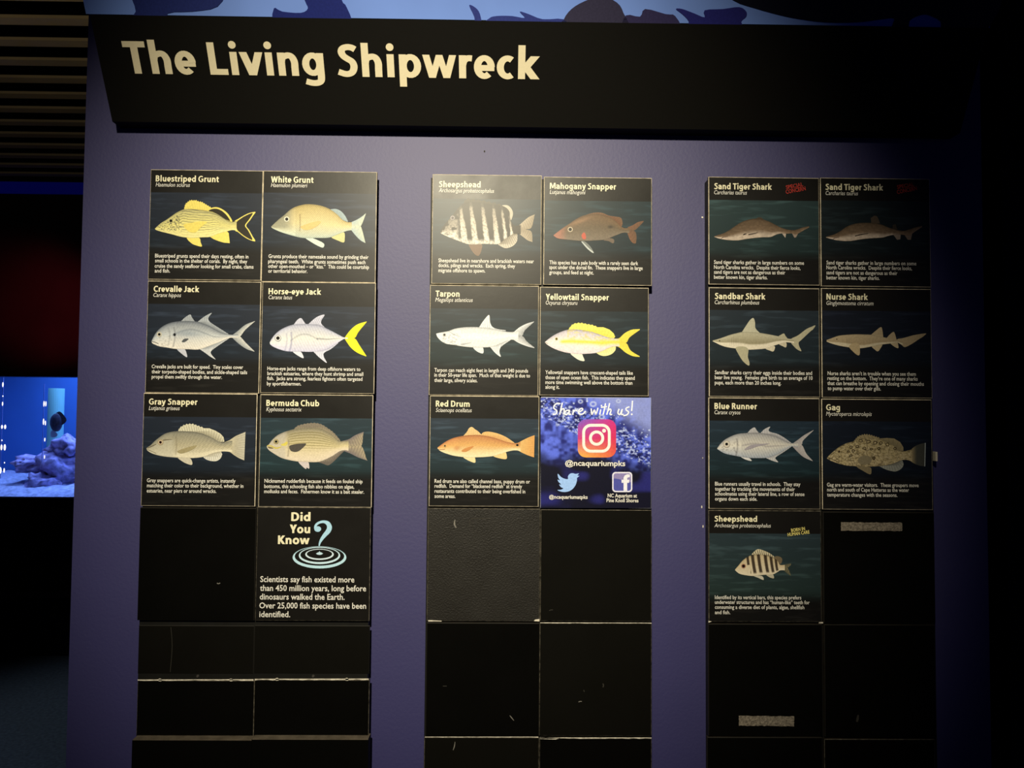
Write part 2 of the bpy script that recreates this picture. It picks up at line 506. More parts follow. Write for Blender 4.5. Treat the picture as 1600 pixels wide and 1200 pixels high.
# ------------------------------------------------------------------ header sign and mural: one leaning plane
P0 = 0.030
hb = P(175.5, 190, -P0)
HB_L, HB_Z = hb[0], hb[2]
HB_R = P(1500, 205, -P0)[0]
TILT = math.radians(28.0)
hn = np.array([0.0, -math.cos(TILT), -math.sin(TILT)])      # face normal, towards the visitors and down
hu = np.array([0.0, -math.sin(TILT), math.cos(TILT)])       # up along the face
HO = np.array([0.0, -P0, HB_Z])
def HP(px, py, lift=0.0, back=0.0):
    d = ray(px, py)
    o = HO + hn * (lift - back)
    t = np.dot(o - CAM, hn) / np.dot(d, hn)
    return CAM + d * t
top = HP(800, 33)
HH = float(np.dot(top - HO, hu))                             # height of the face
head = empty('header_sign', (0, -0.05, HB_Z), 'long black header sign with large cream title lettering above the fish tiles', 'sign')
m = MB()
f0, f1 = HO, HO + hu * HH
xs = (HB_L, HB_R)
vs = []
for x in xs:
    vs += [(x, f0[1], f0[2]), (x, f1[1], f1[2]), (x, 0.0, f1[2]), (x, 0.0, f0[2])]
m.add(vs, [(0, 1, 5, 4), (1, 2, 6, 5), (3, 0, 4, 7), (2, 3, 7, 6), (0, 3, 2, 1), (4, 5, 6, 7)])
m.build('header_board', M_HEAD, head)
m = MB()
hcr = Crop(0, 0, 1, 0, plane=lambda px, py, lift: HP(px, py, lift))
words = bold_text('The Living Shipwreck', 82, 62)
V, F = words
a, b, c = HP(190, 66.5, 0.0012), HP(842, 124, 0.0012), HP(212, 115.5, 0.0012)
# level baseline in the place: left and right ends measured on the face
zl = np.dot(HP(212, 115.5) - HO, hu); zr = np.dot(HP(820, 123) - HO, hu)
zc_ = (zl + zr) / 2
capm = np.dot(HP(255, 64.5) - HO, hu) - np.dot(HP(262, 117) - HO, hu)
xl = HP(191, 70)[0]; xr = HP(843, 122)[0]
mn, mx = V[:, 0].min(), V[:, 0].max()
def title_at(p):
    return HO + hu * (zc_ + capm * p[1] / 700.0) + hn * (0.0012 + 0.00004 * p[2]) + np.array([xl + (xr - xl) * (p[0] - mn) / (mx - mn), 0, 0])
m.add([title_at(p) for p in V], F)
m.build('title_lettering', M_TITLE, head)

# mural panel, set a little behind the header's face
MBK = 0.012
MX0, MX1 = HB_L - 0.012, HB_R + 0.01
mur = empty('mural_panel', (0, -0.1, HB_Z + HH), 'blue mural panel with dark fish silhouettes above the black header', 'mural')
mo = HO + hu * (HH + 0.001) - hn * MBK
mt = HO + hu * (HH + 0.30) - hn * MBK
m = MB()
vs = []
for x in (MX0, MX1):
    for o_ in (mo, mt, mt - hn * 0.012, mo - hn * 0.012): vs.append((x, o_[1], o_[2]))
m.add(vs, [(0, 1, 5, 4), (1, 2, 6, 5), (3, 0, 4, 7), (2, 3, 7, 6), (0, 3, 2, 1), (4, 5, 6, 7)])
m.build('mural_board', mat('mural_blue_paint', (0.20, 0.35, 0.92), 0.6, 0.2, var=0.12, vscale=4), mur)
mcr = Crop(0, 0, 1, 0, plane=lambda px, py, lift: HP(px, py, lift, MBK))
SIL = [
 ((32, 42, 112), [(428, 13), (441, 18), (470, 20), (481, 13), (476, 0), (468, -30), (490, -60), (520, -62), (536, -30), (534, 0), (542, 12), (543, 44), (436, 44)]),
 ((50, 60, 130), [(733, 8), (743, 12), (750, 22), (753, 44), (743, 44), (741, 26)]),
 ((50, 60, 130), [(758, 44), (764, 29), (776, 25), (800, 25), (820, 28), (812, 18), (826, 22), (848, 30), (880, 30), (880, 46)]),
 ((56, 52, 74), [(880, 46), (881, 30), (893, 14), (913, 2), (940, -6), (964, 4), (974, 20), (978, 48)]),
 ((54, 48, 84), [(978, 24), (1000, 26), (1008, 14), (1040, 22), (1055, 25), (1060, 50), (978, 50)]),
 ((40, 40, 112), [(1056, 14), (1066, 14), (1085, 21), (1101, 27), (1101, 16), (1130, 14), (1155, 11), (1166, 18), (1166, 26), (1158, 34), (1158, 50), (1082, 50), (1076, 33), (1066, 22)]),
 ((13, 15, 30), [(1100, -70), (1118, -30), (1145, 0), (1180, 13), (1220, 24), (1250, 30), (1290, 35), (1340, 35), (1380, 30), (1397, 29), (1394, 40), (1394, 52), (1419, 52), (1421, 33), (1438, 24), (1452, 24), (1470, 34), (1476, 52), (1540, 52), (1540, -70)]),
 ((40, 50, 110), [(200, 40), (212, 18), (206, -10), (230, -40), (300, -46), (350, -20), (340, 10), (300, 18), (262, 21), (256, 44)]),
]
for ci, pts in SIL:
    m = MB(); poly(m, mcr, pts, ci, 0.0009, 3)
    m.build('fish_silhouette', M_INK, mur)

# ------------------------------------------------------------------ backing boards (battens behind the tile columns)
YT = -0.025                                       # plane of the tile faces
YBK = -0.018                                      # face of the backing boards
def backer(name_label, pxl, pxr, pyt):
    a, b = P(pxl[0], pyt, YT), P(pxr[0], pyt, YT)
    m = MB(); m.box(a[0] + 0.001, b[0] - 0.001, YBK, -0.0004, 0.55, a[2] - 0.001)
    o = m.build('backing_board', M_BACKER)
    tag(o, name_label, 'board')
    return o
backer('black backing board behind the left double column of tiles', (233, 0), (586, 0), 268)
backer('black backing board behind the middle double column of tiles', (672, 0), (1016, 0), 275)
backer('black backing board behind the right double column of tiles', (1106, 0), (1456, 0), 278.5)

# ------------------------------------------------------------------ tile boards
def tile_board(parent, rect, face, edge, bev=0.0011, yf=YT, yb=YBK, name='board'):
    a, b = P(rect[0], rect[1], yf), P(rect[2], rect[3], yf)
    x0, x1, z1, z0 = a[0], b[0], a[2], b[2]
    m = MB()
    F_ = [(x0 + bev, yf, z0 + bev), (x1 - bev, yf, z0 + bev), (x1 - bev, yf, z1 - bev), (x0 + bev, yf, z1 - bev)]
    E_ = [(x0, yf + bev * 0.8, z0), (x1, yf + bev * 0.8, z0), (x1, yf + bev * 0.8, z1), (x0, yf + bev * 0.8, z1)]
    B_ = [(x0, yb, z0), (x1, yb, z0), (x1, yb, z1), (x0, yb, z1)]
    m.add(F_, [(0, 1, 2, 3)], None, 0)
    m.add(F_ + E_, [(i, (i + 1) % 4, 4 + (i + 1) % 4, 4 + i) for i in range(4)], None, 1)
    m.add(E_ + B_, [(i, (i + 1) % 4, 4 + (i + 1) % 4, 4 + i) for i in range(4)], None, 2)
    m.add(B_, [(3, 2, 1, 0)], None, 2)
    o = m.build(name, [face, edge, M_SIDE], parent)
    return o, (x0, x1, z0, z1)

def water_band(parent, rect, cr, ytop, ybot, c_top, c_bot):
    """the printed picture of dark water behind the fish, fading into the black sheet at its foot"""
    x0, x1, z0, z1 = rect
    zt, zb = cr(600, ytop)[2], cr(600, ybot)[2]
    m = MB()
    A, B = np.array(lin(c_top)) * 1.15, np.array(lin(c_bot)) * 1.15
    K = np.array((0.0070, 0.0063, 0.0052))
    rows = 14
    vs, cs = [], []
    for i in range(rows + 1):
        t = i / rows
        c = A * (1 - t) + B * t
        k = sstep(0.80, 1.0, t)
        c = c * (1 - k) + K * k
        for x in (x0 + 0.0013, x1 - 0.0013):
            vs.append((x, YT - 0.0002, zt + (zb - zt) * t)); cs.append(tuple(c))
    for x in (x0 + 0.0013, x1 - 0.0013):
        vs.append((x, YT - 0.0002, z0 + 0.0013)); cs.append(tuple(K))
    m.add(vs, [(2 * i, 2 * i + 1, 2 * i + 3, 2 * i + 2) for i in range(rows + 1)], cs)
    return m.build('water_picture', M_WATER_INK, parent)

def fin_fn(c_edge, c_base, rays=0, depth=0.25, rim=None, rimw=0.15):
    return (c_edge, c_base, rays, depth)

def inside(p, q):
    r, n = False, len(q)
    for i in range(n):
        a, b = q[i], q[(i + 1) % n]
        if (a[1] > p[1]) != (b[1] > p[1]) and p[0] < (b[0] - a[0]) * (p[1] - a[1]) / (b[1] - a[1]) + a[0]: r = not r
    return r

def fin_shape(mb, cr, A, B, spec, smooth=True, lift=0.0004):
    """one fin: outline between outer line A and base line B, coloured edge to base, with darker rays"""
    c_edge, c_base, rays, depth = spec
    a = [tuple(p) for p in (catmull(A, 5) if smooth else A)]
    b = [tuple(p) for p in catmull(B, 5)]
    if math.dist(a[-1], b[-1]) < 0.5: b = b[:-1]
    if math.dist(a[0], b[0]) < 0.5: b = b[1:]
    out = a + b[::-1]
    e, k = np.array(lin(c_edge)), np.array(lin(c_base))
    tris = tessellate_polygon([[Vector((p[0], p[1], 0)) for p in out]])
    mb.add([cr(p[0], p[1], lift) for p in out], tris, [tuple(e)] * len(a) + [tuple(k)] * len(b))
    if rays:
        pa, pb = resample(a, rays + 2)[1:-1], resample(b, rays + 2)[1:-1]
        c = tuple((e + k) / 2 * (1 - min(0.9, depth * 0.9)))
        for p, q in zip(pa, pb):
            p = q + (p - q) * 0.93
            if not all(inside(q + (p - q) * t_, out) for t_ in (0.1, 0.35, 0.6, 0.85)): continue
            d = (p - q) / max(1e-6, np.hypot(*(p - q)))
            nn = np.array([-d[1], d[0]])
            w0, w1 = 2.6, 1.6
            mb.add([cr(*v, lift + 0.00002) for v in (q + nn * w0, q - nn * w0, p - nn * w1, p + nn * w1)], [(0, 1, 2, 3)], [c] * 4)

def spiny(pts, amp=10, n=4):
    """a saw-toothed fin edge"""
    q = resample(catmull(pts, 6), (len(pts) - 1) * n + 1)
    out = []
    for i, p in enumerate(q):
        out.append((p[0], p[1] - (amp if i % 2 else -amp * 0.35)))
    return out

L_FIN, L_BODY, L_OVER, L_EYE = 0.0004, 0.0006, 0.0008, 0.0010
def fish(parent, cr, top, bot, fn, fins, eye, extras=None, nu=110, nv=44):
    m = MB()
    body(m, cr, top, bot, nu, nv, fn, L_BODY)
    if extras: extras(m)
    f = m.build('fish_illustration', M_INK, parent)
    for fi_, fin in enumerate(fins):
        kind, name = fin[0], fin[1]
        mm = MB()
        L_FIN = 0.0003 + 0.00004 * fi_
        if kind == 'L':                           # simple fan tail between its upper and lower edge
            strip(mm, cr, fin[2], fin[3], 60, 24, fin[4], L_FIN)
        elif kind == 'S':                         # outer line, base line, colours, rays
            _, _, A, B, spec = fin[:5]
            fin_shape(mm, cr, A, B, spec, len(fin) < 6, L_FIN)
        elif kind == 'T':                         # forked tail: two lobes
            _, _, UA, UB, LA, LB, spec = fin
            fin_shape(mm, cr, UA, UB, spec, True, L_FIN)
            fin_shape(mm, cr, LA, LB, spec, True, L_FIN + 0.00003)
        else:                                     # plain outline; 'O' lies over the body
            _, _, pts, colr = fin[:4]
            lay = L_OVER + 0.00002 * fi_ if kind == 'O' else L_FIN
            poly(mm, cr, pts, colr, lay, 4 if kind != 'Q' else 0)
            if len(fin) > 4: poly(mm, cr, fin[4], fin[5], lay + 0.00003, 4)
        mm.build(name, M_INK, f)
    if eye:
        x, y_, rings = eye
        mm = MB()
        for k, (r, c) in enumerate(rings): disc(mm, cr, x, y_, r, r, c, L_EYE + 0.0001 * k)
        mm.build('eye', M_INK, f)
    return f

NAVY = ((32, 38, 48), (24, 32, 40))
def species(rect, cr, label, title, latin, lines, band, bandc=NAVY, stamp=None, edge=M_EDGE, face=M_FACE, cap=60, bcap=37):
    a = P(rect[0], rect[3], YT); b = P(rect[2], rect[3], YT)
    root = empty('species_tile', ((a[0] + b[0]) / 2, YBK, a[2]), label, 'information tile', 'fish information tiles')
    _, r = tile_board(root, rect, face, edge)
    water_band(root, r, cr, band[0], band[1], *bandc)
    m = MB(); place_text(m, bold_text(title[0]), cr, title[1], title[2], title[3], cap, 674, 0.0006)
    m.build('title_lettering', M_WHITE, root, col=False)
    m = MB(); place_text(m, plain_text(latin[0], 0.0, 0.22), cr, latin[1], latin[2], latin[3], cap * 0.68, 0.69, 0.0006)
    m.build('latin_name_lettering', M_WHITE2, root, col=False)
    m = MB()
    for s, x0, yb, x1 in lines: place_text(m, plain_text(s, 0.010), cr, x0, yb, x1, bcap, 0.69, 0.0006)
    m.build('description_lettering', M_WHITE2, root, col=False)
    if stamp:
        m = MB()
        for s, x0, y0, x1, y1, cp in stamp[1]:
            place_text(m, plain_text(s, 0.022), cr, x0, y0, x1, cp, 0.69, 0.0008, y1)
        m.build('stamp_lettering', stamp[0], root, col=False)
    return root

K6 = 1200 / 190.0
K64 = 1200 / 185.0
def noisy(f, sx, sy, amp):
    def g(U, V, X, Y):
        c = f(U, V, X, Y)
        return c * (1 - amp / 2 + amp * vnoise(X / sx, Y / sy))[..., None]
    return g

# ---- bluestriped grunt
cr = Crop(220, 255, K6, YT)
t = species((235.5, 264.5, 407.8, 438.5), cr, 'black tile with a yellow fish titled Bluestriped Grunt', ('Bluestriped Grunt', 147, 180, 770), ('Haemulon sciurus', 147, 230, 485),
 [('Bluestriped grunts spend their days resting, often in', 140, 930, 1062), ('small schools in the shelter of corals.  By night, they', 140, 978, 1050), ('cruise the sandy seafloor looking for small crabs, clams', 137, 1030, 1112), ('and fish.', 137, 1078, 288)], (292, 890))
_g = grad3((205, 195, 130), (246, 232, 140), (250, 238, 160), 0.5)
def fn(U, V, X, Y):
    c = _g(U, V, X, Y)
    vv = V * 11 + 0.35 * np.sin(U * 9) + 0.5 * vnoise(X / 60, Y / 40)
    s = sstep(0.28, 0.46, np.abs((vv % 1) - 0.5)) * (V < 0.93) * sstep(0.12, 0.2, U)
    s = np.where(U < 0.33, sstep(.52, .68, vnoise(X / 9, Y / 5.5)) * (V > 0.12) * (V < 0.9) * sstep(0.0, 0.06, U), s * (0.75 + 0.35 * vnoise(X / 30, Y / 12)))
    s = s * np.where((V > 0.78), 0.35, 1.0)
    return mix(c, lin((78, 80, 78)), s * 0.85)
yel = (248, 226, 112)
def rim_tail(m): pass
fish(t, cr, [(140,645),(160,625),(200,590),(250,560),(300,525),(350,490),(400,465),(440,453),(500,452),(560,458),(620,465),(680,475),(750,500),(820,545),(870,575),(905,580),(945,572)],
 [(140,645),(150,658),(200,675),(260,690),(320,705),(380,722),(440,733),(520,738),(600,732),(680,728),(740,705),(800,685),(850,672),(900,660),(945,664)], fn,
 [('S','dorsal_fin', spiny([(428,450),(440,408),(460,388),(490,368),(520,370),(545,368),(570,380),(600,385),(630,402),(660,420),(695,440)], 7, 3), [(428,455),(500,455),(560,460),(620,467),(660,472),(697,480)], fin_fn(yel, (240,215,105), 11, .12), 0),
  ('P','dorsal_fin', [(660,467),(700,440),(750,434),(800,452),(850,488),(885,535),(903,576),(870,572),(830,550),(780,520),(730,490)], yel, [(668,469),(705,452),(750,450),(795,468),(835,500),(864,536),(882,570),(855,562),(820,545),(770,512),(720,485)], (48,44,30)),
  ('P','tail_fin', [(925,578),(965,548),(1015,518),(1070,492),(1132,481),(1110,515),(1080,560),(1040,615),(1070,660),(1100,715),(1130,770),(1070,755),(1010,720),(960,680),(930,662)], yel, [(950,575),(985,548),(1030,520),(1105,492),(1065,560),(1028,615),(1060,665),(1102,755),(1040,730),(985,690),(950,655),(943,610)], (48,44,32)),
  ('P','pelvic_fin', [(455,733),(500,790),(550,812),(602,822),(590,780),(572,735)], yel),
  ('Q','anal_fin', [(685,728),(720,750),(770,770),(820,784),(878,789),(872,730),(868,690),(850,670),(800,683),(740,703)], yel),
  ('O','pectoral_fin', [(420,608),(500,588),(570,575),(655,580),(600,625),(540,682),(470,672)], (245,222,110))],
 (297, 568, [(19, (200,190,130)), (14, (12, 10, 8))]))

# ---- white grunt
cr = Crop(400, 255, K6, YT)
t = species((411.5, 266.5, 586.5, 442), cr, 'black tile with a pale yellow fish titled White Grunt', ('White Grunt', 148, 190, 567), ('Haemulon plumieri', 147, 235, 507),
 [('Grunts produce their namesake sound by grinding their', 123, 935, 1110), ('pharyngeal teeth.  White grunts sometimes push each', 120, 985, 1080), ('other open-mouthed – or “kiss.”  This could be courtship', 120, 1033, 1115), ('or territorial behavior.', 120, 1080, 507)], (296, 890))
_g1 = grad3((205, 180, 110), (240, 222, 160), (206, 216, 196), 0.55)
def fn(U, V, X, Y):
    c = _g1(U, V, X, Y)
    s = (0.5 + 0.5 * np.sin((X * 1.1 - Y * 0.9) / 3.4)) * 0.34 * (U > 0.3)
    c = c * (1 - s)[..., None]
    c = mix(c, lin((138, 140, 124)), (1 - sstep(0.16, 0.36, U)) * 0.8 * (1 - sstep(.6, .95, V)))
    gill = np.exp(-((U - 0.34 - 0.02 * np.sin(V * 3.1)) / 0.006) ** 2)
    c = mix(c, lin((110, 88, 56)), gill * 0.7 * (V > 0.25) * (V < 0.8))
    return c
fish(t, cr, [(150,625),(180,595),(230,550),(280,510),(330,465),(380,435),(440,415),(500,405),(560,407),(620,415),(680,432),(740,460),(800,505),(850,555),(900,580),(945,582)],
 [(150,627),(160,640),(220,670),(290,695),(360,715),(440,735),(520,740),(600,738),(680,738),(740,730),(800,705),(850,685),(900,668),(945,662)], fn,
 [('S','dorsal_fin', [(735,455),(790,452),(840,475),(880,520),(907,572)], [(735,460),(800,505),(850,555),(880,570),(903,580)], fin_fn((165,182,182),(150,165,160), 8, .12)),
  ('T','tail_fin', [(940,582),(990,560),(1040,530),(1084,494)], [(940,622),(1000,622),(1036,618),(1084,500)], [(940,660),(980,710),(1030,760),(1079,788)], [(940,622),(1000,622),(1036,626),(1079,784)], fin_fn((175,190,185),(205,208,180), 5, .15)),
  ('P','pelvic_fin', [(488,738),(540,775),(600,810),(660,833),(671,795),(610,760),(540,735)], (214,226,208)),
  ('P','anal_fin', [(745,730),(800,760),(865,782),(876,740),(870,684),(820,698)], (214,206,140)),
  ('O','pectoral_fin', [(438,628),(500,600),(600,572),(642,578),(600,622),(540,652),(480,658)], (226,192,120))],
 (303, 552, [(26, (238, 230, 200)), (16, (20, 18, 14))]))

# ---- crevalle jack
cr = Crop(220, 435, K64, YT)
t = species((231, 438.5, 404.5, 615), cr, 'black tile with a silver forked-tail fish titled Crevalle Jack', ('Crevalle Jack', 130, 135, 592), ('Caranx hippos', 127, 187, 408),
 [('Crevalle jacks are built for speed.  Tiny scales cover', 110, 910, 1037), ('their torpedo-shaped bodies, and sickle-shaped tails', 110, 962, 1078), ('propel them swiftly through the water.', 110, 1013, 823)], (262, 880))
_g2 = grad3((124, 130, 138), (210, 212, 208), (252, 242, 224), 0.42)
def jack(spot):
    def fn(U, V, X, Y):
        c = _g2(U, V, X, Y)
        ch = (0.5 + 0.5 * np.sin((X - 1.4 * np.abs(V - 0.5) * 120) / 4.2)) * 0.18 * (U > 0.28)
        c = c * (1 - ch)[..., None]
        lat = np.exp(-((V - (0.52 - 0.22 * np.sin(np.clip((U - 0.22) / 0.5, 0, 1) * math.pi))) / 0.035) ** 2) * (U > 0.24)
        c = mix(c, lin((120, 126, 134)), lat * 0.55)
        gill = np.exp(-((U - 0.24 - 0.03 * np.sin(V * 3.1)) / 0.010) ** 2) + 0.7 * np.exp(-((U - 0.18 - 0.03 * np.sin(V * 3.1)) / 0.008) ** 2)
        c = mix(c, lin((110, 110, 112)), gill * 0.6 * (V > 0.2) * (V < 0.95))
        if spot: c = mix(c, lin((110, 128, 145)), np.exp(-(((U - 0.42) / 0.16) ** 2 + ((V - 0.45) / 0.12) ** 2)) * 0.5)
        c = mix(c, lin((95, 90, 88)), ((vnoise(X / 12, Y / 9) > 0.7) * (U < 0.24) * (V > 0.3)) * 0.3)
        return c
    return fn
sil = (178, 182, 184)
def ex(m):
    disc(m, cr, 342, 570, 13, 15, (28, 30, 32), L_OVER)
    poly(m, cr, [(415, 640), (440, 612), (485, 612), (455, 640), (430, 648)], (85, 88, 90), L_OVER, 3)
    stroke(m, cr, [(112, 636), (150, 650), (180, 662)], 6, (90, 86, 82), L_OVER)
fish(t, cr, [(110,632),(120,610),(150,555),(190,510),(240,475),(300,450),(360,438),(420,432),(500,432),(580,440),(640,460),(700,485),(760,520),(820,550),(880,565),(930,570),(985,566)],
 [(110,640),(114,655),(150,675),(200,692),(260,700),(330,712),(400,718),(480,718),(560,722),(610,715),(680,690),(760,660),(830,630),(880,608),(930,600),(985,602)], jack(True),
 [('S','dorsal_fin', [(412,430),(450,395),(500,366),(518,395),(545,434)], [(412,436),(460,436),(500,436),(520,436),(548,438)], fin_fn(sil, (130,135,135), 8, .4)),
  ('S','dorsal_fin', [(580,438),(640,390),(719,349),(685,398),(700,440),(780,495),(887,562)], [(580,444),(640,464),(690,485),(740,512),(790,538),(830,555),(887,568)], fin_fn(sil, (125,130,132), 16, .25)),
  ('T','tail_fin', [(930,572),(980,535),(1060,470),(1157,432)], [(975,588),(1010,585),(1060,520),(1156,436)], [(925,600),(990,660),(1070,715),(1152,743)], [(975,586),(1010,592),(1062,650),(1152,739)], fin_fn((150,154,154),(215,212,200), 3, .15)),
  ('P','pelvic_fin', [(368,716),(410,760),(466,799),(464,760),(440,716)], (205,205,212)),
  ('S','anal_fin', [(598,718),(660,760),(700,790),(758,821),(715,770),(715,735),(780,685),(892,610)], [(598,712),(650,700),(690,684),(720,672),(760,656),(800,641),(835,626),(892,604)], fin_fn((215,215,212),(140,145,146), 18, .2))],
 (187, 567, [(26, (205, 196, 172)), (13, (14, 12, 10))]), ex)

# ---- horse-eye jack
cr = Crop(400, 435, K64, YT)
t = species((410, 440, 584.5, 615.5), cr, 'black tile with a silver yellow-tailed fish titled Horse-eye Jack', ('Horse-eye Jack', 127, 160, 660), ('Caranx latus', 127, 210, 367),
 [('Horse-eye jacks range from deep offshore waters to', 115, 930, 1058), ('brackish estuaries, where they hunt shrimp and small', 115, 980, 1087), ('fish.  Jacks are strong, fearless fighters often targeted', 112, 1030, 1078), ('by sportfishermen.', 110, 1083, 458)], (284, 880))
_g3 = grad3((196, 196, 214), (244, 240, 228), (222, 218, 238), 0.5)
def fn(U, V, X, Y):
    c = _g3(U, V, X, Y)
    ch = (0.5 + 0.5 * np.sin((X - Y * 0.5) / 4.5)) * 0.14 * (U > 0.26)
    c = c * (1 - ch)[..., None]
    lat = np.exp(-((V - 0.52) / 0.03) ** 2) * (U > 0.6) + np.exp(-((V - (0.62 - 0.25 * np.sin(np.clip((U - .25) / .4, 0, 1) * math.pi))) / 0.03) ** 2) * (U > 0.26) * (U < 0.62) * .6
    c = mix(c, lin((112, 112, 120)), lat * 0.7)
    gill = np.exp(-((U - 0.25 - 0.03 * np.sin(V * 3.1)) / 0.010) ** 2) + 0.7 * np.exp(-((U - 0.19 - 0.03 * np.sin(V * 3.1)) / 0.008) ** 2)
    return mix(c, lin((120, 118, 160)), gill * 0.6 * (V > 0.25))
lav = (216, 214, 226)
fish(t, cr, [(140,648),(160,610),(200,560),(250,520),(310,490),(380,468),(450,462),(530,462),(600,468),(660,480),(720,510),(780,540),(840,572),(890,597),(930,600)],
 [(140,654),(145,670),(180,695),(240,720),(310,738),(380,742),(460,742),(540,745),(590,742),(660,735),(720,715),(780,680),(840,645),(890,615),(930,612)], fn,
 [('S','dorsal_fin', [(383,468),(420,420),(455,402),(480,430),(504,464)], [(383,472),(420,470),(450,468),(475,467),(507,466)], fin_fn(lav, (165,164,180), 6, .25)),
  ('S','dorsal_fin', [(533,462),(590,410),(640,380),(695,369),(665,420),(660,455),(692,492)], [(533,467),(570,470),(600,473),(630,478),(660,485),(680,492),(694,499)], fin_fn(lav, (150,150,165), 10, .3)),
  ('T','tail_fin', [(900,598),(960,520),(1030,465),(1124,436)], [(900,608),(996,606),(1040,540),(1118,446)], [(900,614),(960,700),(1030,755),(1116,791)], [(900,608),(998,608),(1050,680),(1118,784)], fin_fn((250,240,40),(248,238,30), 4, .08)),
  ('P','pelvic_fin', [(373,740),(420,780),(480,809),(472,770),(445,740)], (236,234,240)),
  ('S','anal_fin', [(583,743),(640,800),(717,857),(690,800),(690,755),(760,715),(832,656)], [(583,738),(620,736),(660,730),(690,722),(720,710),(770,682),(832,646)], fin_fn((232,230,240),(170,168,190), 14, .22))],
 (222, 605, [(34, (150, 150, 152)), (29, (236, 232, 222)), (18, (14, 12, 12))]))

# ---- gray snapper
cr = Crop(210, 610, K6, YT)
t = species((224.5, 614, 398.5, 791.5), cr, 'black tile with a tan grey fish titled Gray Snapper', ('Gray Snapper', 143, 140, 622), ('Lutjanus griseus', 142, 193, 447),
 [('Gray snappers are quick-change artists, instantly', 123, 905, 998), ('matching their color to their background, whether in', 123, 955, 1075), ('estuaries, near piers or around wrecks.', 121, 1007, 808)], (262, 870))
_g4 = grad3((150, 146, 128), (206, 194, 158), (246, 234, 200), 0.55)
def fn(U, V, X, Y):
    c = _g4(U, V, X, Y)
    sc = (0.5 + 0.5 * np.sin(X / 2.6 + Y / 4)) * (0.5 + 0.5 * np.sin(Y / 2.8 - X / 5)) * 0.5 * (U > 0.3) * (V < 0.8)
    c = c * (1 - sc)[..., None]
    c = mix(c, lin((200, 194, 172)), (1 - sstep(0.28, 0.36, U)) * 0.5 * (V > 0.3))
    gill = np.exp(-((U - 0.33 - 0.02 * np.sin(V * 3.1)) / 0.008) ** 2)
    return mix(c, lin((128, 118, 96)), gill * 0.5 * (V > 0.2) * (V < 0.9))
ray_ = fin_fn((205,198,168),(170,162,134), 20, .4)
def ex(m):
    stroke(m, cr, [(125, 572), (170, 552), (215, 530)], [4, 9, 6], (120, 108, 84), L_OVER)
    stroke(m, cr, [(283, 492), (330, 486), (372, 484)], [10, 8, 3], (118, 106, 84), L_OVER)
    stroke(m, cr, [(125, 582), (180, 605), (215, 622)], 5, (120, 108, 84), L_OVER)
fish(t, cr, [(120,568),(160,540),(200,500),(250,460),(300,428),(360,410),(430,402),(500,402),(580,408),(650,420),(720,445),(780,475),(830,505),(880,515),(940,500),(965,498)],
 [(123,575),(127,592),(170,620),(240,642),(320,655),(410,662),(480,665),(560,668),(640,662),(700,650),(760,625),(820,608),(880,602),(930,605),(965,612)], fn,
 [('S','dorsal_fin', spiny([(432,400),(450,370),(490,345),(530,335),(580,335),(620,350),(680,370)], 8, 3) + [(740,374),(800,398),(850,428),(880,462),(887,500)], [(432,406),(500,408),(580,414),(650,426),(720,451),(780,481),(830,508),(887,510)], fin_fn((226,218,186),(165,156,128), 19, .45), 0),
  ('L','tail_fin', [(890,512),(940,490),(1000,450),(1050,428),(1096,409)], [(890,602),(940,608),(985,640),(1030,668),(1084,691)], lambda U,V,X,Y: mix(lin((204,190,150)), lin((214,206,182)), U) * (1 - .35 * (0.5 + 0.5 * np.cos(V * 11 * 2 * math.pi)) * sstep(.3, .6, U))[..., None]),
  ('P','pelvic_fin', [(428,660),(480,705),(530,728),(567,734),(570,705),(540,666)], (216,206,180)),
  ('S','anal_fin', [(680,660),(710,682),(760,697),(812,696),(850,670),(867,630)], [(690,650),(720,638),(750,628),(780,618),(820,608),(855,604)], fin_fn((232,226,206),(190,180,150), 9, .35)),
  ('O','pectoral_fin', [(422,600),(480,575),(560,552),(614,544),(580,580),(500,615),(450,622)], (172,158,116))],
 (257, 512, [(28, (176, 150, 112)), (21, (222, 206, 170)), (14, (70, 22, 16)), (8, (10, 8, 8))]), ex)

# ---- bermuda chub
cr = Crop(395, 610, K6, YT)
t = species((407, 616, 580.5, 793), cr, 'black tile with a yellow-striped oval fish titled Bermuda Chub', ('Bermuda Chub', 133, 153, 655), ('Kyphosus sectatrix', 133, 205, 482),
 [('Nicknamed rudderfish because it feeds on fouled ship', 115, 910, 1083), ('bottoms, this schooling fish also nibbles on algae,', 113, 963, 1000), ('mollusks and feces.  Fishermen know it as a bait stealer.', 112, 1013, 1098)], (274, 880), ((38, 52, 58), (30, 48, 50)))
_g5 = grad3((158, 148, 122), (228, 210, 158), (242, 224, 196), 0.5)
def fn(U, V, X, Y):
    c = _g5(U, V, X, Y)
    vv = (V + 0.10 * np.cos((U - 0.5) * 3)) * 13
    s = sstep(0.2, 0.45, np.abs((vv % 1) - 0.5)) * sstep(0.24, 0.3, U) * (1 - sstep(0.8, 0.95, U)) * (1 - sstep(0.5, 0.75, V)) * sstep(0.05, 0.12, V)
    c = mix(c, lin((128, 116, 60)), s * 0.75)
    sc = (0.5 + 0.5 * np.sin(X / 2.6 + Y / 4)) * (0.5 + 0.5 * np.sin(Y / 2.8 - X / 5)) * 0.22 * (U > 0.25)
    c = c * (1 - sc)[..., None]
    c = mix(c, lin((200, 190, 172)), (1 - sstep(0.2, 0.27, U)) * 0.7)
    gill = np.exp(-((U - 0.25 - 0.02 * np.sin(V * 3.1)) / 0.008) ** 2)
    return mix(c, lin((120, 106, 90)), gill * 0.6 * (V > 0.3) * (V < 0.9))
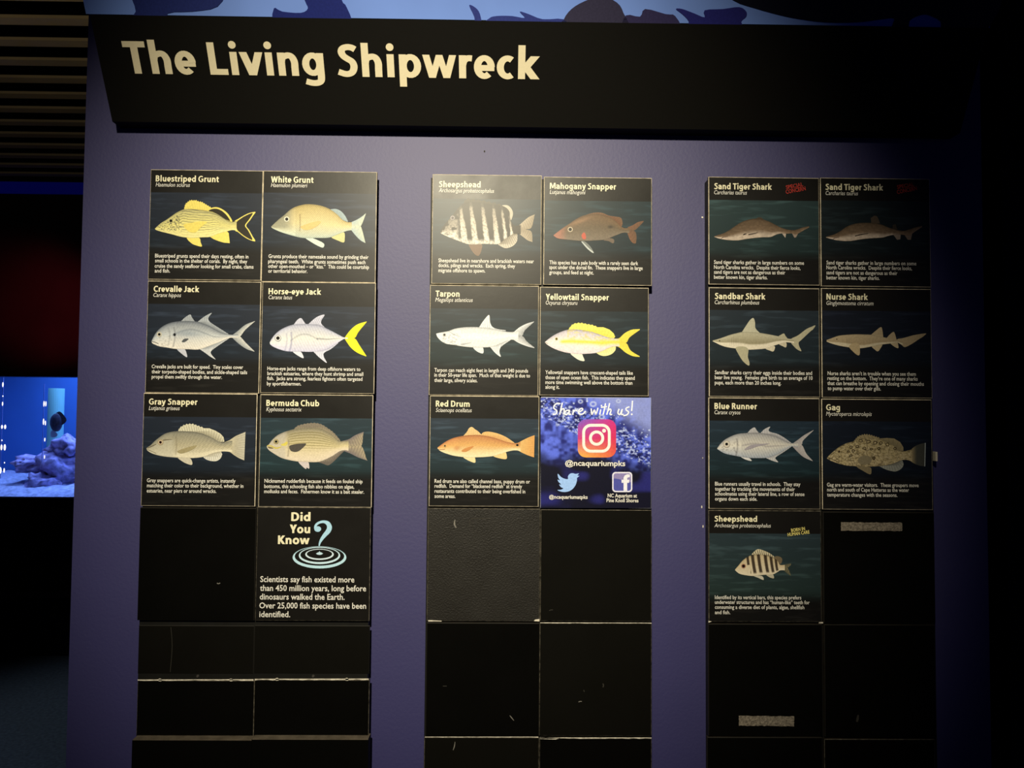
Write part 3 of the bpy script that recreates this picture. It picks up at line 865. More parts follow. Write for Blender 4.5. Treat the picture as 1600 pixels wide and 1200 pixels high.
def ex(m):
    stroke(m, cr, [(142, 546), (180, 548), (230, 570), (282, 556)], [8, 9, 12, 6], (214, 196, 74), L_OVER)
    poly(m, cr, [(275, 535), (310, 520), (335, 505), (345, 520), (325, 545), (290, 545)], (226, 208, 96), L_OVER, 3)
    poly(m, cr, [(148, 555), (178, 560), (205, 572), (175, 574), (155, 568)], (120, 104, 60), L_OVER, 3)
tl = (122, 112, 112)
fish(t, cr, [(138,548),(160,530),(190,490),(240,445),(300,415),(360,395),(420,380),(500,372),(580,368),(660,375),(720,400),(780,435),(820,475),(850,500),(900,500),(945,496)],
 [(138,560),(160,590),(210,625),(280,665),(350,685),(430,700),(500,705),(580,708),(650,705),(720,680),(790,645),(850,605),(900,590),(945,596)], fn,
 [('S','dorsal_fin', spiny([(408,382),(440,352),(500,335),(560,325),(620,324),(680,338),(740,375),(800,420),(862,492)], 5, 4), [(408,388),(460,382),(500,379),(580,376),(660,383),(720,408),(780,443),(820,480),(862,504)], fin_fn((138,126,108),(168,154,122), 22, .35), 0),
  ('T','tail_fin', [(880,500),(950,480),(1010,442),(1095,408)], [(880,548),(1000,548),(1072,546),(1088,440)], [(880,592),(960,622),(1040,662),(1134,694)], [(880,548),(1000,550),(1075,552),(1122,680)], fin_fn(tl, (178,162,132), 9, .4)),
  ('P','pelvic_fin', [(450,700),(490,750),(525,776),(532,762),(556,772),(556,735),(540,706)], (216,202,196)),
  ('S','anal_fin', [(640,706),(700,726),(747,739),(800,700),(850,650),(902,598)], [(640,700),(690,686),(720,674),(770,650),(820,620),(902,588)], fin_fn((112,102,92),(150,138,120), 14, .3)),
  ('O','pectoral_fin', [(362,548),(420,530),(480,524),(527,527),(490,570),(450,600),(410,607),(372,592)], (84, 78, 70))],
 (230, 505, [(25, (150, 136, 86)), (18, (206, 190, 140)), (13, (12, 10, 8))]), ex)

# ---- did you know
cr = Crop(390, 785, 1200 / 195.0, YT)
rect = (402, 792, 577, 970.5)
a = P(rect[0], rect[3], YT); b = P(rect[2], rect[3], YT)
t = empty('fact_tile', ((a[0] + b[0]) / 2, YBK, a[2]), 'black tile reading Did You Know with a pale blue question mark over ripples', 'information tile')
tile_board(t, rect, M_FACE, M_EDGE_DULL)
m = MB()
for s, x0, yb, x1 in (('Did', 400, 178, 585), ('You', 385, 295, 582), ('Know', 272, 400, 576)):
    place_text(m, bold_text(s, 86, 70), cr, x0, yb, x1, 82, 674, 0.0006)
m.build('title_lettering', M_WHITE, t, col=False)
m = MB()
for s, x0, yb, x1 in (('Scientists say fish existed more', 102, 765, 1007), ('than 450 million years, long before', 100, 850, 1120), ('dinosaurs walked the Earth.', 97, 933, 913), ('Over 25,000 fish species have been', 93, 1018, 1120), ('identified.', 93, 1102, 390)):
    place_text(m, plain_text(s, 0.012), cr, x0, yb, x1, 56, 0.69, 0.0006)
m.build('description_lettering', M_WHITE2, t, col=False)
m = MB()
disc(m, cr, 655, 256, 33, 27, (180, 222, 239), 0.0007)
stroke(m, cr, [(642, 272), (630, 246), (640, 215), (672, 193), (715, 186), (752, 202), (768, 238), (756, 275), (722, 315), (692, 355), (675, 390), (668, 420)], [18, 20, 22, 22, 26, 40, 48, 46, 38, 28, 18, 10], (182, 224, 240), 0.0006)
m.build('question_mark', M_INK, t)
def ring(name, cx, cy, rx, ry, cx2, cy2, rx2, ry2, color):
    m = MB(); n = 56; vs = []
    for i in range(n):
        th = 2 * math.pi * i / n
        vs.append(cr(cx + rx * math.cos(th), cy + ry * math.sin(th), 0.0006)); vs.append(cr(cx2 + rx2 * math.cos(th), cy2 + ry2 * math.sin(th), 0.0006))
    m.add(vs, [(2 * i, 2 * i + 1, (2 * i + 3) % (2 * n), (2 * i + 2) % (2 * n)) for i in range(n)], [lin(color)] * (2 * n))
    m.build(name, M_INK, t)
ring('ripple_ring', 672, 529, 258, 106, 672, 518, 238, 91, (200, 236, 244))
ring('ripple_ring', 672, 511, 199, 82, 672, 505, 184, 69, (214, 240, 246))
ring('ripple_ring', 672, 500, 137, 53, 672, 496, 122, 43, (226, 242, 246))
m = MB(); poly(m, cr, [(638, 492), (655, 482), (668, 478), (672, 466), (677, 478), (692, 482), (707, 492), (690, 503), (672, 505), (652, 502)], (205, 232, 240), 0.0006)
m.build('water_drop', M_INK, t)
# ---- sheepshead (top of the middle columns)
cr = Crop(660, 260, K6, YT)
t = species((676, 272, 845.5, 445), cr, 'light-washed tile with a dark-barred fish titled Sheepshead under the header', ('Sheepshead', 162, 205, 575), ('Archosargus probatocephalus', 162, 255, 707),
 [('Sheepshead live in nearshore and brackish waters near', 158, 945, 1100), ('docks, pilings and wrecks.  Each spring, they', 158, 993, 915), ('migrate offshore to spawn.', 158, 1043, 620)], (322, 910), ((26, 40, 46), (24, 38, 44)))
_g6 = grad3((120, 112, 96), (206, 192, 170), (232, 222, 202), 0.5)
def fn(U, V, X, Y):
    c = _g6(U, V, X, Y)
    xx = X - 0.12 * (Y - 560) + 10 * (vnoise(X / 25, Y / 25) - 0.5)
    light = np.zeros_like(U)
    for xc, w0 in ((395, 26), (500, 24), (615, 22), (718, 22), (803, 14), (868, 11)):
        ww = w0 * (0.45 + 0.85 * V)
        light = np.maximum(light, 1 - sstep(ww * 0.75, ww * 1.25, np.abs(xx - xc)))
    light = np.where(V < 0.10, light * 0.3, light)
    head = 1 - sstep(330, 372, X)
    hl = 0.55 * (vnoise(X / 30, Y / 34) > 0.42) + 0.45 * sstep(0.62, 0.8, V)
    light = light * (1 - head) + np.clip(hl, 0, 1) * head
    light = np.maximum(light, sstep(0.86, 0.97, V) * (X < 760))
    light = light * (1 - 0.55 * sstep(.5, .75, vnoise(X / 9, Y / 9)))
    return mix(lin((44, 39, 29)), c, light)
fish(t, cr, [(178,635),(200,600),(230,560),(280,500),(320,450),(360,405),(400,368),(450,352),(520,352),(600,362),(680,375),(760,387),(820,420),(855,480),(875,540),(910,582),(970,580)],
 [(180,660),(230,685),(300,715),(380,745),(440,765),(520,770),(600,765),(680,768),(750,765),(800,730),(840,700),(880,675),(910,665),(940,665),(970,668)], fn,
 [('S','dorsal_fin', spiny([(403,372),(425,335),(445,318),(470,325),(500,330),(560,335),(640,350),(720,368),(785,384)], 12, 2) + [(840,384),(882,420),(893,470),(876,532)], [(403,378),(450,360),(520,360),(600,370),(680,383),(760,395),(815,425),(845,480),(866,538)], fin_fn((58,52,38),(46,41,30), 12, .25), 0),
  ('O','dorsal_fin', [(785,386),(840,384),(880,420),(894,470),(876,530),(863,500),(860,450),(830,410)], (182, 172, 150)),
  ('T','tail_fin', [(955,582),(1000,540),(1050,500),(1110,474)], [(955,622),(1030,620),(1078,600),(1106,484)], [(955,666),(1000,700),(1040,730),(1086,746)], [(955,622),(1030,624),(1078,650),(1086,740)], fin_fn((176,160,134),(150,134,108), 8, .4)),
  ('P','pelvic_fin', [(463,763),(480,820),(520,870),(556,882),(582,830),(582,766)], (112, 84, 62)),
  ('S','anal_fin', [(748,772),(790,797),(830,807),(890,787),(932,740),(937,685)], [(748,762),(800,728),(840,698),(880,674),(910,664),(936,664)], fin_fn((200,188,166),(120,108,86), 11, .6))],
 (298, 508, [(22, (150, 140, 138)), (13, (60, 52, 50))]))

# ---- mahogany snapper
cr = Crop(840, 260, K6, YT)
t = species((850, 276, 1018.5, 446.5), cr, 'tile with a reddish brown fish titled Mahogany Snapper', ('Mahogany Snapper', 120, 222, 775), ('Lutjanus mahogoni', 120, 272, 473),
 [('This species has a pale body with a rarely seen dark', 117, 965, 992), ('spot under the dorsal fin.  These snappers live in large', 115, 1012, 1037), ('groups, and feed at night.', 115, 1062, 553)], (342, 920), ((28, 44, 48), (22, 36, 40)))
_g7 = grad3((116, 88, 58), (104, 88, 66), (124, 110, 92), 0.5)
def fn(U, V, X, Y):
    c = _g7(U, V, X, Y)
    c = c * (0.85 + 0.3 * vnoise(X / 9, Y / 5))[..., None]
    c = mix(c, lin((176, 112, 90)), (1 - sstep(0.04, 0.2, U)) * 0.8)
    c = mix(c, lin((52, 44, 34)), np.exp(-(((X - 720) / 28) ** 2 + ((Y - 597) / 14) ** 2)) * 0.9)
    c = mix(c, lin((160, 122, 88)), np.exp(-(((X - 420) / 90) ** 2 + ((Y - 540 + (X - 420) * .35) / 18) ** 2)) * 0.6)
    return c
br = (122, 88, 60)
fish(t, cr, [(158,678),(200,645),(260,600),(320,560),(380,520),(440,490),(500,475),(560,468),(620,472),(680,490),(730,510),(780,550),(820,590),(860,610),(905,603)],
 [(158,684),(200,710),(280,722),(360,730),(430,735),(500,735),(580,730),(650,725),(700,710),(750,690),(800,670),(840,655),(880,655),(905,660)], fn,
 [('S','dorsal_fin', [(478,478),(540,460),(600,454),(650,462),(700,484),(760,494),(822,508),(838,560),(830,590)], [(478,482),(560,474),(620,478),(660,490),(700,505),(740,525),(780,556),(810,585),(828,596)], fin_fn(br, (110,70,44), 18, .2)),
  ('T','tail_fin', [(890,600),(940,580),(990,550),(1047,538)], [(890,632),(950,634),(1000,595),(1044,548)], [(885,655),(910,720),(940,756),(968,760)], [(890,630),(958,640),(976,690),(972,752)], fin_fn((126,86,60),(108,80,58), 4, .2)),
  ('P','pelvic_fin', [(435,740),(470,744),(520,790),(552,845),(542,852),(490,806)], (120,124,118), [(433,745),(448,748),(500,802),(552,846),(540,852),(486,808)], (196,200,192)),
  ('P','anal_fin', [(650,728),(700,738),(747,760),(752,720),(700,708)], (112, 96, 80)),
  ('O','pectoral_fin', [(433,682),(455,652),(472,668),(477,712),(450,718)], (196, 92, 70))],
 (322, 622, [(25, (206, 190, 160)), (17, (26, 20, 16))]))

# ---- tarpon
cr = Crop(660, 440, K6, YT)
t = species((672, 445, 841, 618.5), cr, 'tile with a long white silver fish titled Tarpon', ('Tarpon', 130, 148, 367), ('Megalops atlanticus', 127, 198, 497),
 [('Tarpon can reach eight feet in length and 340 pounds', 118, 890, 1043), ('in their 50-year life span.  Much of that weight is due to', 118, 938, 1062), ('their large, silvery scales.', 118, 990, 543)], (268, 870), ((30, 40, 46), (28, 42, 42)))
_g8 = grad3((226, 226, 222), (252, 250, 240), (240, 238, 232), 0.45)
def fn(U, V, X, Y):
    c = _g8(U, V, X, Y)
    sc = (0.5 + 0.5 * np.sin(X / 2.7 + Y / 4)) * (0.5 + 0.5 * np.sin(Y / 2.9 - X / 4)) * 0.3 * (U > 0.3) * ((V < 0.3) | (V > 0.6))
    c = c * (1 - sc)[..., None]
    return mix(c, lin((150, 150, 148)), ((vnoise(X / 10, Y / 8) > 0.66) * (U < 0.27) * (U > 0.07) * (V > 0.3)) * 0.6)
wh = (238, 238, 234)
def ex(m):
    stroke(m, cr, [(255, 487), (320, 525), (380, 545)], [2, 4, 2], (150, 150, 146), L_OVER)
    poly(m, cr, [(375, 615), (430, 605), (485, 602), (430, 618), (395, 628)], (190, 190, 188), L_OVER, 3)
fish(t, cr, [(137,512),(165,505),(210,497),(260,487),(320,465),(400,452),(480,448),(560,450),(640,458),(720,472),(800,490),(860,497),(905,495),(945,483)],
 [(138,520),(150,550),(190,590),(240,615),(310,625),(400,640),(480,648),(560,650),(640,648),(700,640),(760,615),(820,590),(870,575),(905,575),(945,588)], fn,
 [('S','dorsal_fin', [(560,450),(600,390),(657,329),(668,400),(690,445),(740,468),(822,480)], [(560,456),(600,458),(640,463),(670,468),(700,472),(740,480),(822,490)], fin_fn(wh, (150,150,148), 12, .15)),
  ('T','tail_fin', [(905,495),(960,450),(1030,415),(1102,394)], [(935,535),(986,532),(1012,480),(1098,402)], [(900,575),(960,610),(1040,640),(1105,656)], [(935,536),(990,540),(1030,590),(1103,648)], fin_fn(wh, (165,165,162), 4, .12)),
  ('P','pelvic_fin', [(500,645),(540,690),(597,709),(602,665),(580,643)], (232,232,228)),
  ('S','anal_fin', [(668,645),(720,705),(773,742),(760,690),(780,640),(868,578)], [(668,638),(700,632),(730,622),(770,605),(810,590),(868,570)], fin_fn(wh, (160,160,158), 12, .15))],
 (217, 525, [(20, (215, 213, 206)), (11, (60, 58, 54))]), ex)

# ---- yellowtail snapper
cr = Crop(835, 440, K6, YT)
t = species((844, 448, 1013.5, 619), cr, 'tile with a white fish with yellow tail and back titled Yellowtail Snapper', ('Yellowtail Snapper', 112, 180, 735), ('Ocyurus chrysuru', 112, 227, 425),
 [('Yellowtail snappers have crescent-shaped tails like', 108, 912, 972), ('those of open ocean fish.  This indicates they spend', 108, 962, 990), ('more time swimming well above the bottom than', 108, 1010, 967), ('along it.', 108, 1057, 248)], (294, 880), ((30, 40, 44), (24, 34, 38)))
_g9 = grad3((206, 196, 204), (248, 240, 226), (238, 222, 222), 0.5)
yl = (246, 228, 84)
def fn(U, V, X, Y):
    c = _g9(U, V, X, Y)
    c = mix(c, lin((236, 216, 120)), ((vnoise(X / 22, Y / 14) > 0.62) * (V < 0.42) * (U > 0.3)) * 0.6)
    c = c * (0.9 + 0.2 * vnoise(X / 11, Y / 9))[..., None]
    st = np.exp(-((V - (0.52 - 0.06 * U)) / (0.10 + 0.25 * sstep(.6, 1, U))) ** 2) * sstep(0.17, 0.24, U)
    return mix(c, lin(yl), st)
fish(t, cr, [(105,595),(140,565),(190,530),(250,500),(320,477),(380,470),(450,475),(520,485),(600,505),(680,535),(740,552),(800,562),(840,560)],
 [(105,602),(130,625),(180,655),(240,680),(310,700),(380,710),(450,715),(520,712),(600,705),(670,685),(730,655),(780,640),(840,640)], fn,
 [('S','dorsal_fin', spiny([(338,472),(365,435),(400,415),(460,410),(520,422),(570,430),(620,448)], 6, 3) + [(680,450),(740,473),(782,510),(797,545),(787,556)], [(338,478),(400,477),(450,481),(520,492),(600,512),(660,533),(700,547),(740,558),(787,563)], fin_fn((248,236,110), yl, 16, .12), 0),
  ('T','tail_fin', [(800,562),(840,556),(890,510),(960,475),(1042,469)], [(810,602),(904,603),(940,550),(1038,478)], [(800,638),(840,650),(900,700),(970,735),(1039,743)], [(810,600),(904,606),(950,680),(1037,735)], fin_fn(yl, (240,220,80), 4, .1)),
  ('P','pelvic_fin', [(358,706),(400,750),(450,778),(494,782),(480,740),(460,712)], (244,238,214)),
  ('S','anal_fin', [(612,704),(650,727),(700,734),(760,716),(797,680),(804,650)], [(612,698),(660,684),(700,668),(730,654),(770,641),(804,638)], fin_fn((246,240,170),(240,232,140), 10, .15))],
 (218, 565, [(14, (206, 190, 110)), (9, (50, 40, 24))]), lambda m: stroke(m, cr, [(107, 601), (120, 605), (136, 610)], 4, (140, 120, 90), L_OVER))

# ---- red drum
cr = Crop(660, 610, K6, YT)
t = species((672, 618, 841.5, 792), cr, 'tile with an orange gold fish with a tail spot titled Red Drum', ('Red Drum', 132, 160, 467), ('Sciaenops ocellatus', 132, 213, 487),
 [('Red drum are also called channel bass, puppy drum or', 120, 912, 1062), ('redfish.  Demand for “blackened redfish” at trendy', 120, 960, 983), ('restaurants contributed to their being overfished in', 120, 1010, 1015), ('some areas.', 120, 1060, 325)], (278, 880), ((40, 50, 60), (28, 44, 46)))
_g10 = grad3((206, 134, 84), (240, 184, 108), (252, 238, 190), 0.45)
def fn(U, V, X, Y):
    c = _g10(U, V, X, Y)
    sc = (0.5 + 0.5 * np.sin(X / 2.6 + Y / 4)) * (0.5 + 0.5 * np.sin(Y / 2.8 - X / 5)) * 0.3 * (U > 0.25) * (V < 0.65)
    c = c * (1 - sc)[..., None]
    c = mix(c, lin((198, 120, 70)), np.exp(-(((X - 340) / 26) ** 2 + ((Y - 570) / 24) ** 2)) * 0.6)
    return c
og = (244, 196, 124)
def ex(m):
    poly(m, cr, [(385, 600), (420, 572), (505, 548), (482, 576), (430, 606)], (214, 146, 82), L_OVER, 3)
    disc(m, cr, 937, 540, 13, 11, (26, 18, 16), L_OVER)
    stroke(m, cr, [(158, 580), (190, 585), (225, 580)], 5, (170, 104, 64), L_OVER)
fish(t, cr, [(150,563),(180,540),(230,505),(290,475),(350,458),(410,447),(480,440),(560,440),(640,452),(720,470),(780,492),(840,510),(890,520),(940,520),(968,508)],
 [(152,575),(180,600),(240,625),(310,645),(380,655),(450,662),(540,660),(620,657),(700,648),(760,630),(820,610),(880,595),(930,592),(968,602)], fn,
 [('S','dorsal_fin', [(406,447),(440,408),(460,374),(488,361),(520,384),(550,404),(580,434)], [(406,452),(440,448),(470,446),(500,445),(530,445),(555,446),(580,448)], fin_fn((246,204,140),(236,184,112), 9, .25)),
  ('S','dorsal_fin', [(578,442),(600,415),(650,407),(720,419),(780,439),(840,469),(907,516)], [(578,448),(640,458),(720,476),(780,498),(840,516),(870,522),(907,525)], fin_fn(og, (222,160,96), 20, .2)),
  ('L','tail_fin', [(890,520),(940,518),(990,492),(1050,463),(1107,442)], [(890,594),(940,594),(990,618),(1045,642),(1102,661)], lambda U,V,X,Y: mix(lin((246,206,130)), lin((236,172,96)), U) * (1 - .15 * (0.5 + 0.5 * np.cos(V * 10 * 2 * math.pi)))[..., None]),
  ('P','pelvic_fin', [(403,655),(450,690),(517,714),(522,680),(505,657)], (250,226,166)),
  ('P','anal_fin', [(700,648),(760,670),(827,677),(832,640),(815,608),(760,628)], (248,214,146))],
 (222, 547, [(15, (214, 170, 104)), (8, (40, 24, 18))]), ex)

# ---- share tile
cr = Crop(835, 610, K6, YT)
rect = (845.5, 620, 1017.5, 794.5)
a = P(rect[0], rect[3], YT); b = P(rect[2], rect[3], YT)
t = empty('social_media_tile', ((a[0] + b[0]) / 2, YBK, a[2]), 'blue bubbly water tile reading Share with us with three app icons', 'information tile')
YS = YT - 0.003
cr = Crop(835, 610, K6, YS)
_, r = tile_board(t, rect, M_FACE, mat('pale_blue_board_edge', (0.5, 0.52, 0.62), 0.5, 0.3), yf=YS)
N = 300
gx, gy = np.meshgrid(np.linspace(62, 1150, N), np.linspace(72, 1160, N))
edge_y = 600 + 40 * np.sin(gx / 130) + 0.10 * (gx - 62) + 60 * (vnoise(gx / 90, gy / 90) - 0.5)
upm = 1 - sstep(-60, 90, gy - edge_y)
n1 = vnoise(gx / 70, gy / 70) * .6 + vnoise(gx / 28, gy / 28) * .4
n2 = vnoise(gx / 24 + 40, gy / 16) * .6 + vnoise(gx / 11, gy / 9 + 60) * .4
C = mix(lin((34, 40, 120)), lin((98, 118, 236)), sstep(.25, .75, n1))
C = mix(C, lin((150, 160, 222)), sstep(.55, 1.0, (gx - 400) / 800 + (350 - gy) / 500) * 0.9)
band_ = np.exp(-((gy - (250 + 0.45 * (gx - 300))) / 130) ** 2)
C = mix(C, lin((14, 16, 60)), (1 - sstep(.30, .5, n2)) * sstep(.3, .6, band_) * 0.75)
C = mix(C, lin((190, 202, 246)), sstep(.56, .76, n2) * sstep(.2, .5, band_) * 0.8)
D_ = mix(lin((13, 13, 34)), lin((44, 44, 124)), sstep(.55, .95, vnoise(gx / 160 + 9, gy / 120)) * 0.8)
C = mix(D_, C, upm)
for k in range(150):                               # bubbles in the photo of water
    bx = rng.uniform(70, 1140); by = 190 + 0.42 * (bx - 250) + rng.normal(0, 95)
    if not 80 < by < 700: continue
    rr = rng.uniform(5, 13)
    dd = np.hypot(gx - bx, gy - by)
    C = mix(C, lin((206, 218, 250)), (1 - sstep(rr * 0.5, rr, dd)) * rng.uniform(.4, 1))
for bx, by, rr in ((455, 110, 24), (580, 135, 34), (665, 262, 30), (830, 105, 24)):
    dd = np.hypot(gx - bx, (gy - by) * 1.2)
    C = mix(C, lin((200, 210, 244)), np.exp(-((dd - rr * .75) / (rr * .28)) ** 2) * .8)
m = MB()
vs = [cr(x_, y_, 0.0002) for x_, y_ in zip(gx.ravel(), gy.ravel())]
m.add(vs, [(i * N + j, i * N + j + 1, (i + 1) * N + j + 1, (i + 1) * N + j) for i in range(N - 1) for j in range(N - 1)], [tuple(c) for c in C.reshape(-1, 3)])
m.build('water_picture', M_INK, t)
m = MB(); hl = 0.0006
for pts in ([(255,132),(225,128),(197,148),(192,176),(212,192),(222,215),(207,235),(180,236)], [(276,122),(262,180),(250,240)], [(254,210),(278,182),(294,190),(288,237)],
            [(345,195),(315,200),(300,224),(318,240),(345,207)], [(346,192),(344,236),(362,232)], [(385,190),(379,242)], [(382,218),(400,196),(424,202)],
            [(440,214),(474,194),(472,178),(450,184),(434,214),(450,236),(480,230),(506,204)], [(560,178),(568,237),(592,192),(606,237),(628,172)], [(655,188),(645,240)],
            [(702,128),(690,190),(678,240)], [(656,168),(718,160)], [(742,126),(728,190),(714,240)], [(719,212),(744,184),(756,198),(746,236),(768,236)],
            [(836,182),(824,222),(844,237),(866,188)], [(868,184),(858,234),(880,236)], [(938,162),(906,176),(908,196),(930,214),(914,240),(878,250)], [(968,102),(960,204)]):
    hl += 0.00002; stroke(m, cr, pts, 13, (255, 255, 255), hl)
disc(m, cr, 662, 150, 8, 8, (255, 255, 255), 0.0006); disc(m, cr, 961, 236, 9, 9, (255, 255, 255), 0.0006)
m.build('handwritten_lettering', M_INK, t)
def rrect(x0, y0, x1, y1, r_, n=8):
    out = []
    for cx, cy, a0 in ((x1 - r_, y0 + r_, -90), (x1 - r_, y1 - r_, 0), (x0 + r_, y1 - r_, 90), (x0 + r_, y0 + r_, 180)):
        for k in range(n + 1):
            th = math.radians(a0 + 90 * k / n)
            out.append((cx + r_ * math.cos(th), cy + r_ * math.sin(th)))
    return out
def rgrid(mb, x0, y0, x1, y1, rad, n, colfn, lift):
    """filled rounded square with a printed colour blend"""
    vs, cs, fs = [], [], []
    for i in range(n + 1):
        yy = y0 + (y1 - y0) * i / n
        ins = 0.0
        if yy < y0 + rad: ins = rad - math.sqrt(max(0, rad ** 2 - (y0 + rad - yy) ** 2))
        if yy > y1 - rad: ins = rad - math.sqrt(max(0, rad ** 2 - (yy - y1 + rad) ** 2))
        for j in range(n + 1):
            xx = x0 + ins + (x1 - x0 - 2 * ins) * j / n
            vs.append(cr(xx, yy, lift)); cs.append(tuple(colfn((xx - x0) / (x1 - x0), (yy - y0) / (y1 - y0))))
    for i in range(n):
        for j in range(n): fs.append((i * (n + 1) + j, i * (n + 1) + j + 1, (i + 1) * (n + 1) + j + 1, (i + 1) * (n + 1) + j))
    mb.add(vs, fs, cs)
def cam_col(u, v):
    tl_, tr_, ml_, mr_, bl_, br_ = [np.array(lin(c)) for c in ((118, 92, 200), (222, 50, 128), (214, 60, 130), (222, 52, 92), (250, 190, 80), (238, 96, 66))]
    if v < 0.5:
        k = v / 0.5; L, R = tl_ * (1 - k) + ml_ * k, tr_ * (1 - k) + mr_ * k
    else:
        k = (v - 0.5) / 0.5; L, R = ml_ * (1 - k) + bl_ * k, mr_ * (1 - k) + br_ * k
    return L * (1 - u) + R * u
def loop_band(mb, outer, inner, color, lift):
    n = len(outer); vs = []
    for o_, i_ in zip(outer, inner): vs += [cr(o_[0], o_[1], lift), cr(i_[0], i_[1], lift)]
    mb.add(vs, [(2 * i, 2 * i + 1, (2 * i + 3) % (2 * n), (2 * i + 2) % (2 * n)) for i in range(n)], [lin(color)] * (2 * n))
m = MB(); rgrid(m, 428, 285, 806, 662, 82, 80, cam_col, 0.0005)
ic = m.build('camera_icon', M_INK, t)
m = MB()
loop_band(m, rrect(472, 330, 753, 614, 84), rrect(500, 358, 725, 586, 58), (252, 246, 232), 0.0007)
circ = lambda cx, cy, r_, n=32: [(cx + r_ * math.cos(2 * math.pi * k / n), cy + r_ * math.sin(2 * math.pi * k / n)) for k in range(n)]
loop_band(m, circ(614, 471, 75), circ(614, 471, 47), (252, 246, 232), 0.0007)
disc(m, cr, 687, 398, 19, 19, (252, 246, 232), 0.0007)
m.build('icon_outline', M_INK, ic)
m = MB()
poly(m, cr, [(384,818),(405,824),(440,820),(424,840),(444,844),(421,864),(420,890),(406,934),(376,974),(336,997),(290,1003),(252,996),(227,983),(262,980),(286,967),(262,955),(244,928),(266,930),(240,905),(229,880),(252,888),(235,860),(231,822),(264,855),(300,872),(331,874),(331,850),(344,828),(364,818)], (168, 205, 255), 0.0006, 3)
m.build('bird_icon', M_INK, t)
m = MB()
loop_band(m, rrect(768, 805, 966, 1004, 34), rrect(781, 818, 953, 991, 24), (244, 240, 250), 0.0006)
fi = m.build('letter_icon', M_INK, t)
m = MB(); rgrid(m, 779, 816, 955, 993, 24, 48, lambda u, v: lin((150, 138, 186)) if v + 0.12 * math.cos(u * 2.6) < 0.42 else lin((84, 88, 168)), 0.0005)
poly(m, cr, [(880,990),(880,912),(860,912),(860,882),(880,882),(880,860),(892,838),(915,828),(943,830),(942,856),(925,858),(916,866),(916,882),(938,882),(934,912),(916,912),(916,990)], (250, 248, 250), 0.0007)
m.build('icon_letter', M_INK, fi)
m = MB()
place_text(m, plain_text('@ncaquariumpks', 0.02), cr, 302, 742, 897, 52, 0.69, 0.0006)
place_text(m, plain_text('@ncaquariumatpks', 0.02), cr, 145, 1068, 525, 36, 0.69, 0.0006)
place_text(m, plain_text('NC Aquarium at', 0.02), cr, 723, 1055, 1012, 36, 0.69, 0.0006)
place_text(m, plain_text('Pine Knoll Shores', 0.02), cr, 712, 1102, 1027, 36, 0.69, 0.0006)
m.build('handle_lettering', M_WHITE2, t, col=False)

# ---- sand tiger sharks
def sand(U, V, X, Y):
    c = mix(lin((92, 74, 54)), lin((136, 112, 88)), V)
    c = mix(c, lin((200, 180, 158)), sstep(0.52, 0.85, V + 0.25 * (0.35 - U)) * (1 - sstep(.62, .8, U)))
    return c * (0.8 + 0.4 * vnoise(X / 22, Y / 12))[..., None]
STAMP = lambda a: (M_RED, [('SPECIAL', a[0], a[1], a[2], a[3], 36), ('CONCERN', a[4], a[5], a[6], a[7], 38)])
cr = Crop(1090, 265, K6, YT)
SEA = ((42, 58, 58), (26, 40, 40))
tx = ['Sand tiger sharks gather in large numbers on some', 'North Carolina wrecks.  Despite their fierce looks,', 'sand tigers are not as dangerous as their', 'better known kin, tiger sharks.']
t = species((1107, 276, 1281, 446), cr, 'left of the two Sand Tiger Shark tiles, with sharper red Special Concern stamp', ('Sand Tiger Shark', 163, 193, 733), ('Carcharias taurus', 163, 243, 487),
 list(zip(tx, (162,) * 4, (930, 980, 1027, 1077), (1050, 1015, 865, 690))), (304, 900), SEA, STAMP((875, 194, 1043, 162, 873, 240, 1068, 202)))
def ex(m):
    stroke(m, cr, [(447, 646), (462, 638), (485, 632)], [4, 12, 4], (30, 24, 20), L_OVER)
    stroke(m, cr, [(500, 642), (545, 634), (592, 622)], [8, 9, 4], (44, 34, 28), L_OVER)
    stroke(m, cr, [(232, 684), (250, 668), (300, 660)], [3, 7, 3], (96, 74, 64), L_OVER)
fish(t, cr, [(165,658),(210,642),(250,630),(300,605),(360,565),(420,525),(480,500),(550,485),(620,487),(700,510),(760,540),(820,570),(880,590),(940,598),(990,588),(1040,570),(1100,558)],
 [(165,664),(210,680),(260,690),(320,697),(400,698),(480,685),(560,675),(640,668),(720,665),(780,640),(830,630),(880,632),(930,630),(970,640),(1020,615),(1060,592),(1100,572)], sand,
 [('Q','dorsal_fin', [(560,490),(600,470),(630,472),(660,500),(610,496)], (70, 58, 44)),
  ('Q','anal_fin', [(830,626),(848,650),(866,674),(872,640),(868,622)], (196, 176, 156)),
  ('Q','tail_fin', [(930,625),(955,672),(972,668),(992,628),(960,610)], (160, 140, 122))], None, ex)
cr = Crop(1275, 265, K6, YT)
t = species((1281.5, 277.5, 1455, 449), cr, 'right of the two Sand Tiger Shark tiles, dimmer, at the outer top corner', ('Sand Tiger Shark', 93, 200, 662), ('Carcharias taurus', 95, 250, 415),
 list(zip(tx, (103,) * 4, (935, 983, 1033, 1083), (990, 947, 803, 627))), (310, 900), ((22, 30, 32), (18, 26, 28)), STAMP((803, 192, 968, 162, 802, 242, 998, 200)))
def ex(m):
    stroke(m, cr, [(385, 656), (440, 642), (518, 630)], [8, 10, 4], (52, 42, 34), L_OVER)
    stroke(m, cr, [(165, 690), (185, 676), (230, 668)], [3, 7, 3], (96, 74, 64), L_OVER)
